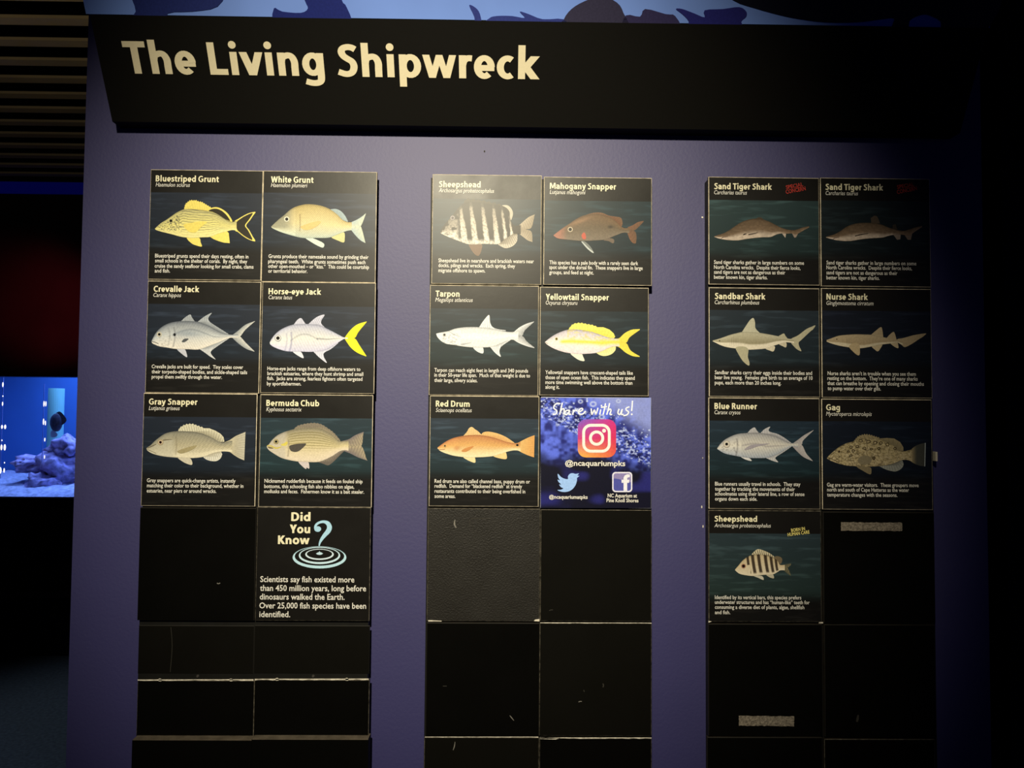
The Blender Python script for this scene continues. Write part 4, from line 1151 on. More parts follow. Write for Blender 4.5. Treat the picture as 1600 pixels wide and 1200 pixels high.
fish(t, cr, [(100,663),(150,648),(190,635),(250,600),(300,565),(360,540),(430,528),(500,525),(560,528),(640,540),(700,565),(760,585),(820,600),(870,605),(920,590),(980,570),(1047,555)],
 [(100,670),(150,685),(210,698),(280,705),(350,703),(430,690),(510,680),(590,675),(660,670),(710,655),(760,645),(820,640),(870,645),(920,650),(980,610),(1047,566)], sand,
 [('Q','dorsal_fin', [(540,478),(575,454),(600,458),(618,492),(632,532),(545,530)], (78, 66, 52)),
  ('Q','dorsal_fin', [(758,545),(785,538),(803,592),(756,584)], (60, 52, 42)),
  ('Q','anal_fin', [(760,640),(800,692),(832,687),(836,640)], (150, 132, 116)),
  ('Q','tail_fin', [(868,636),(905,692),(936,692),(948,636)], (130, 112, 96))], None, ex)

# ---- sandbar shark
cr = Crop(1095, 440, K6, YT)
t = species((1107.5, 449, 1281.5, 621), cr, 'black tile with a tall-finned grey shark titled Sandbar Shark', ('Sandbar Shark', 137, 172, 638), ('Carcharhinus plumbeus', 137, 222, 577),
 [('Sandbar sharks carry their eggs inside their bodies and', 138, 913, 1098), ('bear live young.  Females give birth to an average of 10', 138, 962, 1103), ('pups, each more than 20 inches long.', 138, 1013, 793)], (284, 880), ((34, 42, 48), (24, 34, 38)))
def shark(top, mid, bel, cut=.62):
    a, b, c_ = lin(top), lin(mid), lin(bel)
    def f(U, V, X, Y):
        c = mix(a, b, V / cut)
        c = mix(c, c_, sstep(cut - .04, cut + .1, V + .06 * np.sin(U * 9)))
        g = (np.sin(X / 3.4) > 0.6) * np.exp(-(((U - .26) / .05) ** 2 + ((V - .5) / .25) ** 2))
        return mix(c, lin((110, 98, 74)), g * .6)
    return f
sg = (186, 178, 146)
fish(t, cr, [(118,581),(160,570),(220,550),(290,525),(350,510),(410,497),(480,498),(560,503),(640,515),(720,530),(790,545),(850,560),(890,565),(920,556)],
 [(120,590),(150,605),(190,625),(250,645),(330,658),(400,665),(470,672),(560,668),(640,660),(700,640),(760,620),(830,600),(890,603),(920,612)], shark((196,188,158), (156,146,114), (232,220,192)),
 [('S','dorsal_fin', [(406,498),(450,430),(485,380),(518,359),(535,400),(540,460),(582,506)], [(406,503),(440,503),(470,503),(500,505),(530,507),(555,508),(582,511)], fin_fn((196,190,162),(176,166,130))),
  ('P','dorsal_fin', [(766,542),(790,525),(820,512),(835,535),(852,562),(800,554)], sg),
  ('P','tail_fin', [(890,566),(960,530),(1040,470),(1095,445),(1131,432),(1108,470),(1085,488),(1040,530),(985,582),(966,600),(970,635),(992,686),(950,668),(918,638),(890,602)], sg),
  ('O','pectoral_fin', [(345,652),(380,730),(420,790),(472,829),(480,800),(464,740),(468,668),(420,640)], (182,174,142)),
  ('P','pelvic_fin', [(636,658),(680,680),(717,688),(732,643),(700,636)], (218,206,176)),
  ('P','anal_fin', [(772,616),(810,638),(840,649),(847,615),(830,598)], (206,194,164))],
 (185, 583, [(8, (150, 140, 110)), (5, (30, 26, 20))]))

# ---- nurse shark
cr = Crop(1275, 440, K6, YT)
t = species((1283, 450, 1457, 622.5), cr, 'dim black tile with a round-headed tan shark titled Nurse Shark', ('Nurse Shark', 103, 178, 512), ('Ginglymostoma cirratum', 103, 230, 567),
 [('Nurse sharks aren’t in trouble when you see them', 115, 922, 985), ('resting on the bottom.  They’re one of many sharks', 113, 970, 1003), ('that can breathe by opening and closing their mouths', 113, 1020, 1065), ('to pump water over their gills.', 115, 1070, 640)], (290, 880), ((20, 24, 34), (16, 22, 28)))
ns = (184, 162, 124)
fish(t, cr, [(105,576),(150,560),(220,535),(300,525),(400,520),(480,522),(550,525),(630,542),(700,555),(760,565),(800,573),(855,562)],
 [(105,592),(150,610),(220,630),(300,645),(380,655),(450,657),(540,642),(620,625),(700,615),(760,607),(800,600),(855,628)], shark((186,166,130), (172,150,114), (216,200,166), .7),
 [('S','dorsal_fin', [(543,525),(590,485),(640,449),(655,480),(664,552)], [(543,530),(580,537),(610,543),(640,550),(664,557)], fin_fn((176,156,122),(190,170,132))),
  ('S','dorsal_fin', [(698,556),(730,520),(765,496),(780,520),(794,570)], [(698,560),(730,567),(755,571),(775,575),(794,578)], fin_fn((176,156,122),(190,170,132))),
  ('P','tail_fin', [(800,570),(870,555),(960,530),(1040,516),(1087,512),(1072,530),(1052,546),(1010,572),(950,612),(880,646),(845,625),(810,602)], ns),
  ('O','pectoral_fin', [(325,640),(370,695),(410,726),(430,720),(433,680),(425,618),(370,610)], (190,168,128)),
  ('P','pelvic_fin', [(553,636),(585,675),(610,688),(632,665),(652,616)], (196,176,138)),
  ('P','anal_fin', [(733,603),(770,640),(810,657),(812,630),(797,596)], (196,176,138))],
 (205, 568, [(6, (120, 100, 70)), (4, (40, 30, 20))]))

# ---- blue runner
cr = Crop(1095, 615, K6, YT)
t = species((1107, 621, 1282, 796), cr, 'black tile with a silver fish with thin forked tail titled Blue Runner', ('Blue Runner', 135, 152, 555), ('Caranx crysos', 135, 203, 392),
 [('Blue runners usually travel in schools.  They stay', 140, 907, 983), ('together by tracking the movements of their', 140, 957, 928), ('schoolmates using their lateral line, a row of sense', 140, 1005, 1023), ('organs down each side.', 140, 1055, 557)], (270, 880), ((30, 42, 52), (20, 36, 38)))
_g11 = grad3((168, 166, 166), (232, 224, 206), (176, 182, 190), 0.5)
def fn(U, V, X, Y):
    c = _g11(U, V, X, Y)
    ch = (0.5 + 0.5 * np.sin((X - Y * 0.5) / 4.2)) * 0.2 * (U > 0.3)
    c = c * (1 - ch)[..., None]
    lat = np.exp(-((V - (0.52 - 0.08 * np.sin(np.clip((U - .3) / .3, 0, 1) * math.pi))) / 0.04) ** 2) * (U > 0.3)
    c = mix(c, lin((140, 134, 140)), lat * 0.6)
    gill = np.exp(-((U - 0.23 - 0.02 * np.sin(V * 3.1)) / 0.010) ** 2)
    c = mix(c, lin((110, 104, 104)), gill * 0.6 * (V > 0.2))
    return mix(c, lin((96, 92, 92)), ((vnoise(X / 12, Y / 10) > 0.68) * (U < 0.27) * (V > 0.3)) * 0.4)
sv = (196, 192, 190)
fish(t, cr, [(163,538),(190,500),(230,460),(280,430),(340,405),(400,393),(470,388),(540,385),(620,392),(700,408),(760,430),(820,462),(870,485),(915,490),(960,483)],
 [(163,547),(200,572),(250,595),(320,610),(400,625),(480,635),(560,637),(640,635),(700,620),(760,595),(820,560),(870,530),(915,520),(960,528)], fn,
 [('S','dorsal_fin', [(460,390),(490,355),(530,334),(550,360),(573,388)], [(460,394),(490,393),(520,392),(550,392),(575,394)], fin_fn(sv, (150,146,146), 7, .3)),
  ('S','dorsal_fin', [(590,390),(630,350),(684,327),(668,360),(690,380),(760,400),(830,440),(892,486)], [(590,395),(640,400),(690,410),(740,427),(780,446),(820,466),(892,492)], fin_fn(sv, (140,138,140), 14, .25)),
  ('T','tail_fin', [(910,490),(960,455),(1020,410),(1114,358)], [(940,505),(996,502),(1012,460),(1108,368)], [(905,522),(960,580),(1020,630),(1106,668)], [(940,506),(998,508),(1040,590),(1098,656)], fin_fn((170,162,160),(190,182,176), 3, .15)),
  ('P','pelvic_fin', [(388,618),(440,650),(498,665),(490,645),(450,626)], (224,220,214)),
  ('S','anal_fin', [(645,636),(700,660),(763,677),(735,640),(750,620),(820,575),(892,525)], [(645,630),(690,618),(730,604),(770,584),(810,560),(850,537),(892,520)], fin_fn((206,202,198),(150,150,154), 14, .25)),
  ('O','pectoral_fin', [(428,556),(480,513),(560,498),(682,494),(560,522),(490,547)], (166,158,162))],
 (255, 498, [(36, (176, 164, 150)), (30, (214, 204, 184)), (14, (12, 10, 10))]))

# ---- gag
cr = Crop(1275, 615, K6, YT)
t = species((1283.5, 623, 1458, 797), cr, 'dim black tile with a mottled brown grouper titled Gag', ('Gag', 100, 165, 237), ('Mycteroperca microlepis', 100, 218, 550),
 [('Gag are warm-water visitors.  These groupers move', 108, 917, 1013), ('north and south of Cape Hatteras as the water', 110, 965, 918), ('temperature changes with the seasons.', 110, 1015, 803)], (275, 880), ((18, 24, 34), (14, 20, 26)))
def fn(U, V, X, Y):
    c = mix(lin((176, 158, 112)), lin((190, 170, 126)), V)
    n = vnoise(X / 26, Y / 24)
    ringy = np.exp(-((n - 0.55) / 0.07) ** 2) * (1 - sstep(.55, .85, U))
    c = mix(c, lin((62, 50, 32)), ringy * 0.8)
    c = mix(c, lin((96, 82, 52)), (vnoise(X / 10 + 7, Y / 9) > 0.58) * 0.55)
    c = mix(c, lin((214, 196, 156)), (vnoise(X / 9, Y / 8 + 30) > 0.72) * 0.6)
    return c
dk = (112, 102, 80)
def ex(m):
    stroke(m, cr, [(113, 630), (160, 648), (225, 678)], 5, (70, 56, 36), L_OVER)
    for k_, (rx_, ry_, rr_) in enumerate(((440,466,17),(518,474,20),(585,484,17),(640,488,15),(705,502,17),(480,540,15),(545,546,13),(408,522,15),(345,528,13),(368,566,13),(572,636,13),(780,542,13),(320,570,11),(345,610,12),(620,540,12))):
        pts_ = [(rx_ + rr_ * (1 + .18 * math.sin(3 * a_ + k_)) * math.cos(a_), ry_ + rr_ * .8 * (1 + .2 * math.cos(2 * a_ + k_)) * math.sin(a_)) for a_ in [2 * math.pi * q_ / 16 for q_ in range(17)]]
        stroke(m, cr, pts_, 7, (58, 46, 28), L_OVER + 0.00001 * k_, 0)
fish(t, cr, [(110,630),(140,600),(190,555),(240,520),(300,490),(360,475),(400,455),(450,440),(540,440),(620,450),(700,475),(760,510),(810,560),(860,570),(910,560),(950,550)],
 [(112,642),(150,665),(220,690),(300,710),(380,715),(420,722),(500,722),(580,718),(640,715),(700,705),(760,690),(810,670),(850,655),(900,655),(950,672)], fn,
 [('S','dorsal_fin', spiny([(373,474),(410,430),(450,412),(490,405),(540,412),(580,425),(630,440)], 9, 4) + [(700,438),(770,443),(830,478),(862,530),(862,557)], [(373,478),(420,456),(480,446),(540,446),(620,456),(700,481),(760,516),(810,564),(862,566)], fin_fn((150,134,98),(124,112,82), 12, .3), 0),
  ('L','tail_fin', [(930,562),(970,525),(1020,500),(1082,486)], [(930,664),(970,690),(1020,710),(1077,719)], lambda U,V,X,Y: np.where((U > .955)[..., None], np.array(lin((190, 196, 190))), mix(lin((150,134,98)), lin((72,72,62)), sstep(0.1, .5, U)))),
  ('S','anal_fin', [(625,716),(680,745),(740,763),(790,767),(840,742),(864,700),(852,662)], [(640,710),(690,702),(730,694),(770,684),(810,668),(830,660),(852,656)], fin_fn((150,150,138), (84,78,62), 10, .15, (150,156,150), .1)),
  ('P','pelvic_fin', [(405,720),(460,760),(532,797),(547,770),(530,725)], (130, 116, 86)),
  ('O','pectoral_fin', [(412,655),(440,622),(490,610),(535,625),(550,655),(530,688),(480,700),(430,690)], (134, 122, 94))],
 (228, 572, [(14, (130, 112, 76)), (8, (34, 22, 16))]), ex)

# ---- small sheepshead
cr = Crop(1090, 790, 4.0, YT)
t = species((1107, 797, 1284, 972), cr, 'black tile with a small banded fish stamped Born in Human Care', ('Sheepshead', 105, 100, 372), ('Archosargus probatocephalus', 105, 135, 458),
 [('Identified by its vertical bars, this species prefers', 108, 584, 648), ('underwater structures and has “human-like” teeth for', 108, 614, 700), ('consuming a diverse diet of plants, algae, shellfish', 108, 645, 667), ('and fish.', 108, 678, 204)], (176, 610), ((40, 52, 56), (36, 50, 46)),
 (M_YELLOW, [('BORN IN', 586, 165, 672, 153, 20), ('HUMAN CARE', 564, 192, 700, 174, 20)]), M_EDGE_DULL, cap=36, bcap=23)
def fn(U, V, X, Y):
    c = mix(lin((214, 190, 144)), lin((240, 224, 190)), V)
    d = np.zeros_like(U)
    for xc, w0 in ((318, 8), (350, 10), (388, 10), (430, 10), (464, 9), (492, 8)):
        d = np.maximum(d, 1 - sstep(w0 * .7, w0 * 1.3, np.abs(X - (xc + 0.16 * (Y - 370) + 8 * (V - .5) ** 2))))
    d = d * (1 - sstep(.82, .95, V)) * np.where(X < 330, (V < .45), 1)
    return mix(c, lin((50, 36, 26)), d * .95)
fish(t, cr, [(235,398),(255,375),(280,345),(310,322),(345,308),(390,305),(430,312),(470,325),(500,345),(515,370),(545,370)],
 [(237,406),(260,425),(300,435),(345,440),(390,435),(430,432),(470,430),(500,415),(515,405),(545,404)], fn,
 [('S','dorsal_fin', [(338,304),(355,286),(380,272),(420,284),(450,298),(478,318)], [(343,310),(360,308),(390,307),(420,312),(450,320),(478,330)], fin_fn((226,210,170),(120,104,76), 10, .85)),
  ('P','dorsal_fin', [(478,326),(492,316),(515,320),(529,335),(522,362),(505,358)], (120,104,78)),
  ('T','tail_fin', [(535,372),(555,365),(586,360)], [(535,388),(562,388),(582,372)], [(535,403),(560,425),(583,440)], [(535,388),(562,390),(581,430)], fin_fn((84,86,70),(130,120,88), 3, .3)),
  ('P','pelvic_fin', [(348,438),(380,452),(412,465),(402,440)], (214,206,180)),
  ('P','anal_fin', [(428,430),(450,448),(477,454),(468,428)], (200,190,160))],
 (287, 378, [(14, (170, 120, 90)), (9, (22, 14, 10))]))

# ------------------------------------------------------------------ blank tiles
def blank(rect, label, face=M_BLANK, edge=M_EDGE_BLACK, yf=YT, yb=YBK, scr=(), chips=(), bev=0.0009):
    a = P(rect[0], rect[3], yf); b = P(rect[2], rect[3], yf)
    root = empty('blank_tile', ((a[0] + b[0]) / 2, yb, a[2]), label, 'blank tile', 'blank black tiles')
    tile_board(root, rect, face, edge, bev, yf, yb)
    c_ = Crop(0, 0, 1, yf)
    for pts, wd, mm in scr:
        m = MB(); stroke(m, c_, pts, wd, (255, 255, 255), 0.0004, 3); m.build('scratch', mm, root, col=False)
    for pts in chips:
        m = MB(); poly(m, c_, pts, (255, 255, 255), 0.0005); m.build('chipped_edge', M_CHIP, root, col=False)
    return root

def chip_line(x0, y0, x1, y1, th, seed, gaps=()):
    """a ragged bare strip along a board's top edge"""
    r_ = random.Random(seed)
    n = max(6, int((x1 - x0) / 9))
    tp, bt = [], []
    for i in range(n + 1):
        k = i / n
        x, y_ = x0 + (x1 - x0) * k, y0 + (y1 - y0) * k
        t_ = th * (0.35 + 0.9 * r_.random())
        tp.append((x, y_ - 0.35 * th)); bt.append((x, y_ + t_ * 0.65))
    return tp + bt[::-1]

blank((219, 793, 397, 970), 'blank black tile left of the Did You Know tile', scr=[([(339, 911), (341, 912), (344, 911)], 1.3, M_SCRATCH)])
blank((669, 794, 843, 971), 'grey-sheened textured blank tile directly under Red Drum', M_TEXT_TILE, M_EDGE_DULL,
      scr=[([(711, 812), (710, 819), (713, 825)], [1, 2.5, 1], M_SCRATCH), ([(736, 810), (760, 810), (768, 811)], 1.2, M_SCUFF), ([(735, 812), (734, 818), (734, 824)], 1.0, M_SCUFF)],
      chips=[[(669, 969), (676, 969), (690, 970), (690, 971), (669, 971)], [(836, 968), (843, 967), (843, 971), (834, 970.5)]])
blank((845, 796, 1018, 971), 'blank black tile directly under the blue share tile', M_BLANK2, M_EDGE_DULL, scr=[([(858, 954), (861, 953), (864, 953)], 1, M_SCUFF)])
blank((667, 973, 842, 1150), 'darkest blank tile of the middle columns, with one slanted white scratch', scr=[([(796.5, 1118), (799, 1121), (803, 1126)], [.6, 1.5, .6], M_SCRATCH), ([(692, 1072), (698, 1072)], 1, M_SCUFF)])
blank((843.5, 973, 1018, 1150), 'blank black tile right of the scratched dark one, under a pale edge line', M_BLANK2, M_EDGE_DULL,
      scr=[([(904, 1097), (906, 1096), (909, 1096)], 1.2, M_SCRATCH), ([(942, 1068), (943, 1071), (942, 1074)], 1.6, M_SCUFF), ([(912, 1078), (913, 1081)], 1.2, M_SCUFF)], chips=[chip_line(844, 973, 1018, 973.5, 1.2, 5)])
blank((663, 1152, 841, 1328), 'bottom blank tile of the middle columns with a short white nick', M_BLANK2, M_EDGE_DULL, scr=[([(711, 1159), (710, 1166), (708, 1172)], [.6, 1.5, .8], M_SCRATCH)], chips=[chip_line(664, 1151.5, 841, 1151.5, 1.2, 9)])
blank((843, 1153, 1018, 1330), 'bottom blank tile of the middle columns with a chipped pale top edge', M_BLANK, M_EDGE_DULL, chips=[chip_line(843, 1153, 1018, 1153, 2.0, 12), [(843, 1152), (876, 1153), (868, 1155.5), (843, 1154.5)]])
blank((1286, 800, 1462, 974), 'blank black tile carrying the upper grey tape strip')
blank((1107, 975, 1286, 1150), 'blank black tile carrying the lower grey tape strip', chips=[[(1107, 970), (1112, 971), (1107, 973)], [(1280, 972), (1286, 972), (1286, 974), (1279, 974)]])
blank((1288, 976, 1463, 1152), 'blank black tile right of the lower grey tape strip', scr=[([(1341, 1117), (1340, 1123), (1339, 1128)], [2, 4, 3], M_SCUFF)])
blank((1105, 1152, 1286, 1330), 'bottom left blank tile of the right columns')
blank((1288, 1155, 1463, 1332), 'bottom right blank tile of the right columns with pale top edge line', M_BLANK, M_EDGE_DULL)
# the left columns' lower boards: recessed panels, chipped boards and thick bottom boards
YR = YBK - 0.001
blank((217, 977, 396, 1053), 'recessed black panel below the blank tile on the far left', M_BLANK2, M_EDGE_BLACK, YR, YBK, scr=[([(267, 980), (269, 1010), (266, 1050)], .7, M_SCUFF)])
blank((398, 977, 577, 1053), 'recessed black panel below the Did You Know tile', M_BLANK2, M_EDGE_BLACK, YR, YBK)
def chipped_set(x0, x1, y, seed, dots):
    out = [chip_line(x0, y, x1, y - 0.5, 2.2, seed)]
    for dx in dots: out.append([(dx - 2.5, y - 1.5), (dx, y - 2.5), (dx + 3, y - 1), (dx + 2, y + 2), (dx - 2, y + 2)])
    return out
blank((215, 1063, 396, 1150), 'black board with a chipped white top edge, lower left', M_BLANK, M_EDGE_DULL, chips=chipped_set(215, 396, 1062.5, 21, (250, 361)))
blank((397.5, 1062, 576, 1150), 'black board with a chipped white top edge, right of its twin', M_BLANK, M_EDGE_DULL, chips=chipped_set(398, 576, 1061.5, 22, (433, 542)))
M_LEDGE = mat('brown_grey_board_edge', (0.12, 0.10, 0.075), 0.7, 0.2, var=0.25, vscale=60)
def thick(rect, label):
    yf = YT - 0.016
    a = P(rect[0], rect[1], yf); b = P(rect[2], rect[3], yf)
    root = empty('bottom_board', ((a[0] + b[0]) / 2, YBK, b[2]), label, 'blank tile')
    m = MB(); m.box(a[0], b[0], yf, YBK, b[2], a[2]); m.build('board', M_BLANK, root)
    m = MB(); m.box(a[0] + 0.0005, b[0] - 0.0005, yf + 0.0008, YBK, a[2], a[2] + 0.0012); m.build('top_edge', M_LEDGE, root)
    return root
thick((206.5, 1157, 391, 1262), 'thick protruding bottom board at the far left with brown top edge')
thick((393.5, 1156, 574, 1262), 'thick protruding bottom board with brown top edge, second from the left')

# screws seen in the gap above the chipped boards
for x, y_, lb in ((309, 1056.5, 'small dark screw head in the gap above the far left chipped board'), (489.5, 1056.5, 'small dark screw head in the gap right of the other screw')):
    c_ = P(x, y_, YBK)
    m = MB(); n = 14
    vs = [(c_[0] + 0.0026 * math.cos(2 * math.pi * k / n), YBK, c_[2] + 0.0026 * math.sin(2 * math.pi * k / n)) for k in range(n)] + [(c_[0] + 0.0018 * math.cos(2 * math.pi * k / n), YBK - 0.0016, c_[2] + 0.0018 * math.sin(2 * math.pi * k / n)) for k in range(n)]
    m.add(vs, [(k, (k + 1) % n, n + (k + 1) % n, n + k) for k in range(n)] + [tuple(range(n, 2 * n))])
    tag(m.build('screw', mat('dull_steel', (0.12, 0.11, 0.10), 0.45, 0.5, metal=0.6)), lb, 'screw', 'screws in the gap')

# grey tape strips
def tape(rect, label, seed):
    r_ = random.Random(seed)
    x0, y0, x1, y1 = rect
    pts = []
    n = 26
    for i in range(n + 1): pts.append((x0 + (x1 - x0) * i / n, y0 + r_.uniform(-.5, .5) + .7 * i / n))
    for i in range(5): pts.append((x1 + r_.uniform(-.4, .4), y0 + (y1 - y0) * (i + 1) / 6 + .7))
    for i in range(n + 1): pts.append((x1 - (x1 - x0) * i / n, y1 + r_.uniform(-.6, .5) + .7 - .7 * i / n))
    for i in range(5): pts.append((x0 + r_.uniform(-.4, .4), y1 - (y1 - y0) * (i + 1) / 6))
    n = len(pts); th = 0.0012
    v3 = [Vector((p[0], p[1], 0)) for p in pts]
    m = MB()
    m.add([P(p[0], p[1], YT - th) for p in pts], tessellate_polygon([v3]))
    m.add([P(p[0], p[1], YT - th) for p in pts] + [P(p[0], p[1], YT) for p in pts], [(i, (i + 1) % n, n + (i + 1) % n, n + i) for i in range(n)])
    tag(m.build('tape_strip', M_TAPE, col=False), label, 'tape', 'grey tape strips')
tape((1314, 816, 1409.5, 829), 'fuzzy grey tape strip on the blank tile below Gag', 3)
tape((1154.5, 1118.5, 1241, 1134), 'fuzzy grey tape strip low on the right columns, left of a smudge', 4)
# white plug on the edge beside the gag tile
a = P(1457, 705.5, -0.012); b = P(1460, 720.5, -0.012)
m = MB(); m.box(a[0], b[0] + 0.0006, -0.022, -0.0, b[2], a[2])
o = m.build('edge_tab', mat('white_plastic_tab', (0.75, 0.7, 0.58), 0.5, 0.3))
bv = o.modifiers.new('bevel', 'BEVEL'); bv.width = 0.0012; bv.segments = 3
tag(o, 'small white tab sticking out beside the Gag tile', 'tab')
# chips of bare wall / putty marks on the paint
for (x, y_, rx, ry, lb) in ((1097.5, 339.5, 1.5, 1.2, 'pale nick in the purple wall left of the Sand Tiger Shark tiles'), (1098, 715.5, .8, .8, 'pale dot on the purple wall left of Blue Runner'), (1096.5, 792, .9, 2.2, 'white chip on the purple wall left of the small Sheepshead'), (1098.5, 822.5, .9, 2.2, 'second white chip on the wall left of the small Sheepshead'), (757, 236.5, 1.2, 1.6, 'tiny dark nick in the wall under the header')):
    m = MB(); disc(m, Crop(0, 0, 1, 0.0), x, y_, rx, ry, (255, 255, 255), 0.0005, 10)
    tag(m.build('wall_chip', M_SCUFF if y_ < 300 else M_CHIP, col=False), lb, 'paint chip', 'chips in the wall paint')

# ------------------------------------------------------------------ aquarium in the far wall
def blob(bm, loc, scale, seed, amp=0.25, sub=4):
    r = bmesh.ops.create_icosphere(bm, subdivisions=sub, radius=1.0)
    off = Vector((seed * 3.1, seed * 1.7, seed * 0.9))
    from mathutils import noise
    for v in r['verts']:
        d = noise.noise(v.co * 1.5 + off) * amp + noise.noise(v.co * 4.0 + off) * amp * 0.5 + noise.noise(v.co * 9.0 + off) * amp * 0.22
        v.co = v.co * (1 + d)
        v.co = Vector((v.co.x * scale[0] + loc[0], v.co.y * scale[1] + loc[1], v.co.z * scale[2] + loc[2]))
YD = YB + 1.0
tank = empty('aquarium_tank', ((TW0 + TW1) / 2, YB + 0.5, TZ0 - 0.06), 'glowing blue aquarium window in the dark wall left of the sign', 'aquarium')
M_BLUE = mat('blue_tank_lining', (0.065, 0.19, 0.44), 0.7, 0.2, var=0.08, vscale=3)
m = MB()
m.box(TW0 - 0.02, TW1 + 0.5, YD, YD + 0.03, TZ0 - 0.05, TZ1 + 0.2)
m.box(TW0 - 0.05, TW0 - 0.02, YB + 0.12, YD + 0.03, TZ0 - 0.05, TZ1 + 0.2)
m.box(TW1 + 0.5, TW1 + 0.53, YB + 0.12, YD + 0.03, TZ0 - 0.05, TZ1 + 0.2)
m.box(TW0 - 0.05, TW1 + 0.53, YB + 0.12, YD + 0.03, TZ0 - 0.08, TZ0 - 0.05)
m.build('tank_lining', M_BLUE, tank)
gl = bpy.data.materials.new('tank_glass'); gl.use_nodes = True
nt = gl.node_tree; nt.nodes.clear()
out = nt.nodes.new('ShaderNodeOutputMaterial'); mixn = nt.nodes.new('ShaderNodeMixShader'); tr = nt.nodes.new('ShaderNodeBsdfTransparent'); gs = nt.nodes.new('ShaderNodeBsdfGlossy'); fr = nt.nodes.new('ShaderNodeFresnel')
gs.inputs['Roughness'].default_value = 0.03; fr.inputs['IOR'].default_value = 1.3; tr.inputs[0].default_value = (0.93, 0.96, 1, 1)
nt.links.new(fr.outputs[0], mixn.inputs[0]); nt.links.new(tr.outputs[0], mixn.inputs[1]); nt.links.new(gs.outputs[0], mixn.inputs[2]); nt.links.new(mixn.outputs[0], out.inputs[0])
m = MB(); m.box(TW0 + 0.001, TW1 - 0.001, YB + 0.004, YB + 0.022, TZ0 + 0.001, TZ1 - 0.001); m.build('glass_pane', gl, tank)
m = MB(); m.box(TW0, TW1, YB - 0.004, YB + 0.003, TZ0 - 0.0005, TZ0 + 0.007); m.build('lit_sand_strip', mat('pale_lit_sand', (0.45, 0.5, 0.8), 0.5, 0.4), tank)  # pale strip stands in for lit sand seen through the glass
# sand bed (uncountable)
m = MB(); n = 60
gx_, gy_ = np.meshgrid(np.linspace(TW0 - 0.01, TW1 + 0.48, n), YB + 0.023 + (YD - 0.033 - YB) * np.linspace(0, 1, 30) ** 1.8)
gz_ = TZ0 + 0.001 + (0.012 + 0.020 * vnoise(gx_ * 14, gy_ * 9) + 0.025 * vnoise(gx_ * 40, gy_ * 30)) * np.clip((gy_ - YB - 0.023) / 0.09, 0, 1) + 0.05 * (gy_ - YB - 0.023)
m.add(list(zip(gx_.ravel(), gy_.ravel(), gz_.ravel())), [(i * n + j, i * n + j + 1, (i + 1) * n + j + 1, (i + 1) * n + j) for i in range(29) for j in range(n - 1)])
o = m.build('sand_bed', mat('tank_sand', (0.62, 0.62, 0.72), 0.9, 0.1, bump=0.4, bscale=80, var=0.3, vscale=40), smooth=True)
tag(o, 'pale blue sand bed on the floor of the lit aquarium', 'sand', kind='stuff')
M_ROCK = mat('lilac_tank_rock', (0.44, 0.36, 0.55), 0.85, 0.15, bump=1.0, bscale=38, var=0.6, vscale=26)
def rock(px, py, d, rx, rz, seed, label):
    c_ = P(px, py, YB + d)
    bm = bmesh.new(); blob(bm, (c_[0], c_[1], c_[2]), (rx, 0.16, rz), seed, 0.42)
    me = bpy.data.meshes.new('tank_rock'); bm.to_mesh(me); bm.free(); me.materials.append(M_ROCK)
    me.polygons.foreach_set('use_smooth', [True] * len(me.polygons))
    tag(link_mesh('tank_rock', me), label, 'rock', 'rocks in the aquarium')
rock(72, 758, 0.34, 0.11, 0.085, 1, 'purple rock with a dark hollow standing on the aquarium sand')
rock(100, 735, 0.46, 0.19, 0.125, 2, 'large purple rock against the right end of the aquarium')
rock(57, 724, 0.42, 0.095, 0.055, 3, 'knobbly purple rock jutting left from the aquarium rock pile')
rock(112, 702, 0.52, 0.12, 0.085, 5, 'flat topped purple rock at the upper right of the aquarium pile')
# dark fish over the rocks
fc = P(88, 660, YB + 0.30)
tf = empty('aquarium_fish', (fc[0], fc[1], fc[2]), 'dark grey fish with a pale fin hovering over the aquarium rocks', 'fish')
bm = bmesh.new(); blob(bm, (fc[0], fc[1], fc[2]), (0.040, 0.022, 0.060), 4, 0.08, 3)
me = bpy.data.meshes.new('body'); bm.to_mesh(me); bm.free(); me.polygons.foreach_set('use_smooth', [True] * len(me.polygons)); me.materials.append(mat('dark_fish_skin', (0.05, 0.05, 0.075), 0.5, 0.4, var=0.4, vscale=60)); link_mesh('body', me, tf)
def fin3(name, pts, th, mm):
    pts = catmull(pts, 5, True)
    m = MB(); n = len(pts)
    v3 = [Vector((p[0], p[1], 0)) for p in pts]; tri = [tuple(q) for q in tessellate_polygon([v3])]
    A_ = [tuple(P(p[0], p[1], fc[1] - th)) for p in pts]; B_ = [tuple(P(p[0], p[1], fc[1] + th)) for p in pts]
    m.add(A_ + B_, tri + [tuple(n + i for i in q) for q in tri] + [(i, (i + 1) % n, n + (i + 1) % n, n + i) for i in range(n)])
    m.build(name, mm, tf)
fin3('tail_fin', [(82, 672), (79, 676), (80, 683), (87, 683), (90, 679), (86, 674)], 0.004, mat('pale_fin', (0.5, 0.65, 0.8), 0.5, 0.3))
fin3('dorsal_fin', [(86, 648), (93, 643), (100, 649), (104, 657), (97, 664), (90, 660)], 0.004, bpy.data.materials['dark_fish_skin'])
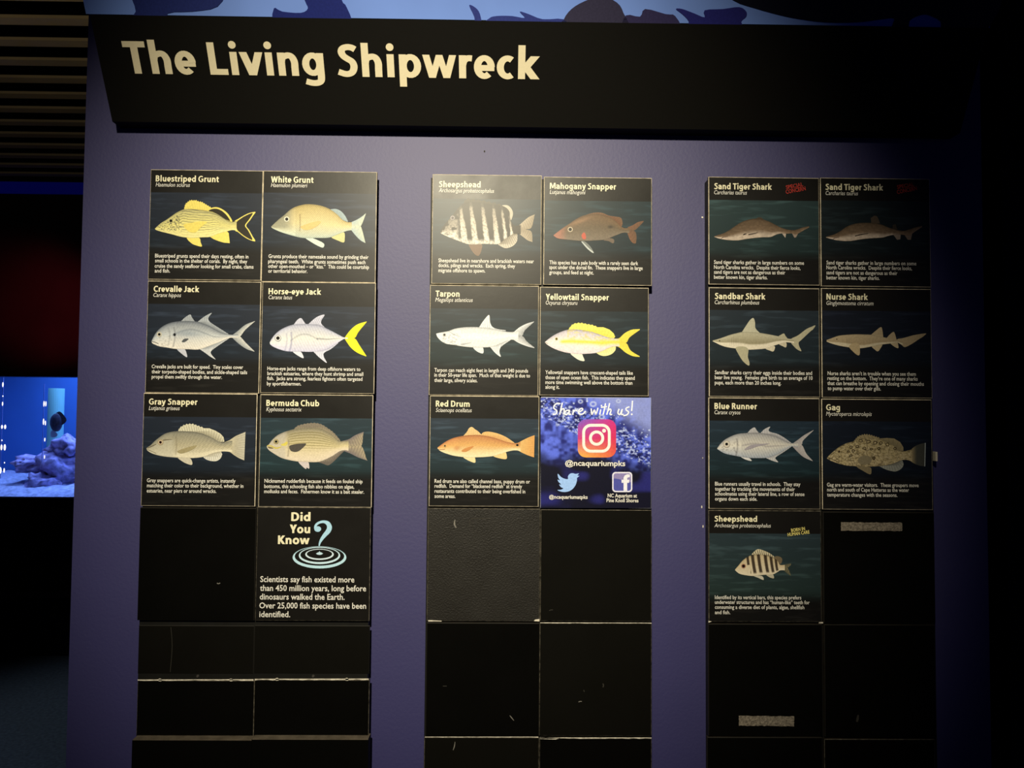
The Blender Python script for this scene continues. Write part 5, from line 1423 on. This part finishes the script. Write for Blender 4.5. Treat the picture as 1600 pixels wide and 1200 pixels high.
# upright tube standing in for a pale green reflection in the tank
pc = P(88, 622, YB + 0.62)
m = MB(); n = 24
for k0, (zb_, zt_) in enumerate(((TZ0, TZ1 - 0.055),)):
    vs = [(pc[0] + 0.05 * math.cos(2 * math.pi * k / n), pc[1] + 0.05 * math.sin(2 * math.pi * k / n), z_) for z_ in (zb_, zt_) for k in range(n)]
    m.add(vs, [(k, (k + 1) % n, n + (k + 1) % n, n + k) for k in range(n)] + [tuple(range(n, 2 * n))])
tag(m.build('reflection_column', mat('pale_green_reflection', (0.26, 0.62, 0.46), 0.6, 0.3), smooth=False), 'pale green upright reflection built as a tube at the back of the aquarium', 'reflection')
# glowing beads on thin lines, standing in for reflections in the tank glass
M_GLINT = mat('warm_reflection_glow', (0.8, 0.8, 0.8), 0.4, 0.3, emit=(1.0, 0.86, 0.66), estr=1.6)
M_GLINT_LINE = mat('pale_glint_line', (0.25, 0.3, 0.6), 0.5, 0.3)
def reflection_string(px, y0, y1, glints, label):
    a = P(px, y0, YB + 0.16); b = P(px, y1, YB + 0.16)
    root = empty('reflection_string', (a[0], a[1], b[2]), label, 'reflection string', 'reflection strings in the aquarium')
    m = MB(); m.box(a[0] - 0.0015, a[0] + 0.0015, a[1] - 0.0015, a[1] + 0.0015, b[2], a[2]); m.build('glint_line', M_GLINT_LINE, root)
    for bx, by, rw, rh in glints:
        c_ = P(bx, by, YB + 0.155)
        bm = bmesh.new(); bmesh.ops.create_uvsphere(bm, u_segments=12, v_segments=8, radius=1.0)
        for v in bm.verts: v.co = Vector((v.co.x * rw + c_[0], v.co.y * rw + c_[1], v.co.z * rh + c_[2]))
        me = bpy.data.meshes.new('glint'); bm.to_mesh(me); bm.free(); me.materials.append(M_GLINT)
        link_mesh('glint', me, root)
reflection_string(69.5, 600, 722, [(68.6, 631, .0035, .018), (71.6, 631, .0035, .017), (68, 659, .004, .020), (71, 661, .003, .016), (70, 687, .0035, .012), (69.5, 714, .003, .012)], 'thin vertical string of small warm reflections built as glowing beads, right of the aquarium’s other string')
reflection_string(5.5, 590, 748, [(4.5, 601, .004, .016), (4, 631, .0035, .013), (3, 667, .005, .012), (8, 667, .0055, .014), (2.2, 699, .005, .018), (7.4, 699, .006, .020), (.6, 735, .006, .020), (6.4, 735, .004, .015), (4.5, 619, .003, .005), (3, 688, .003, .005), (7, 723, .003, .005)], 'brighter vertical string of reflections built as glowing beads at the left edge of the photo')
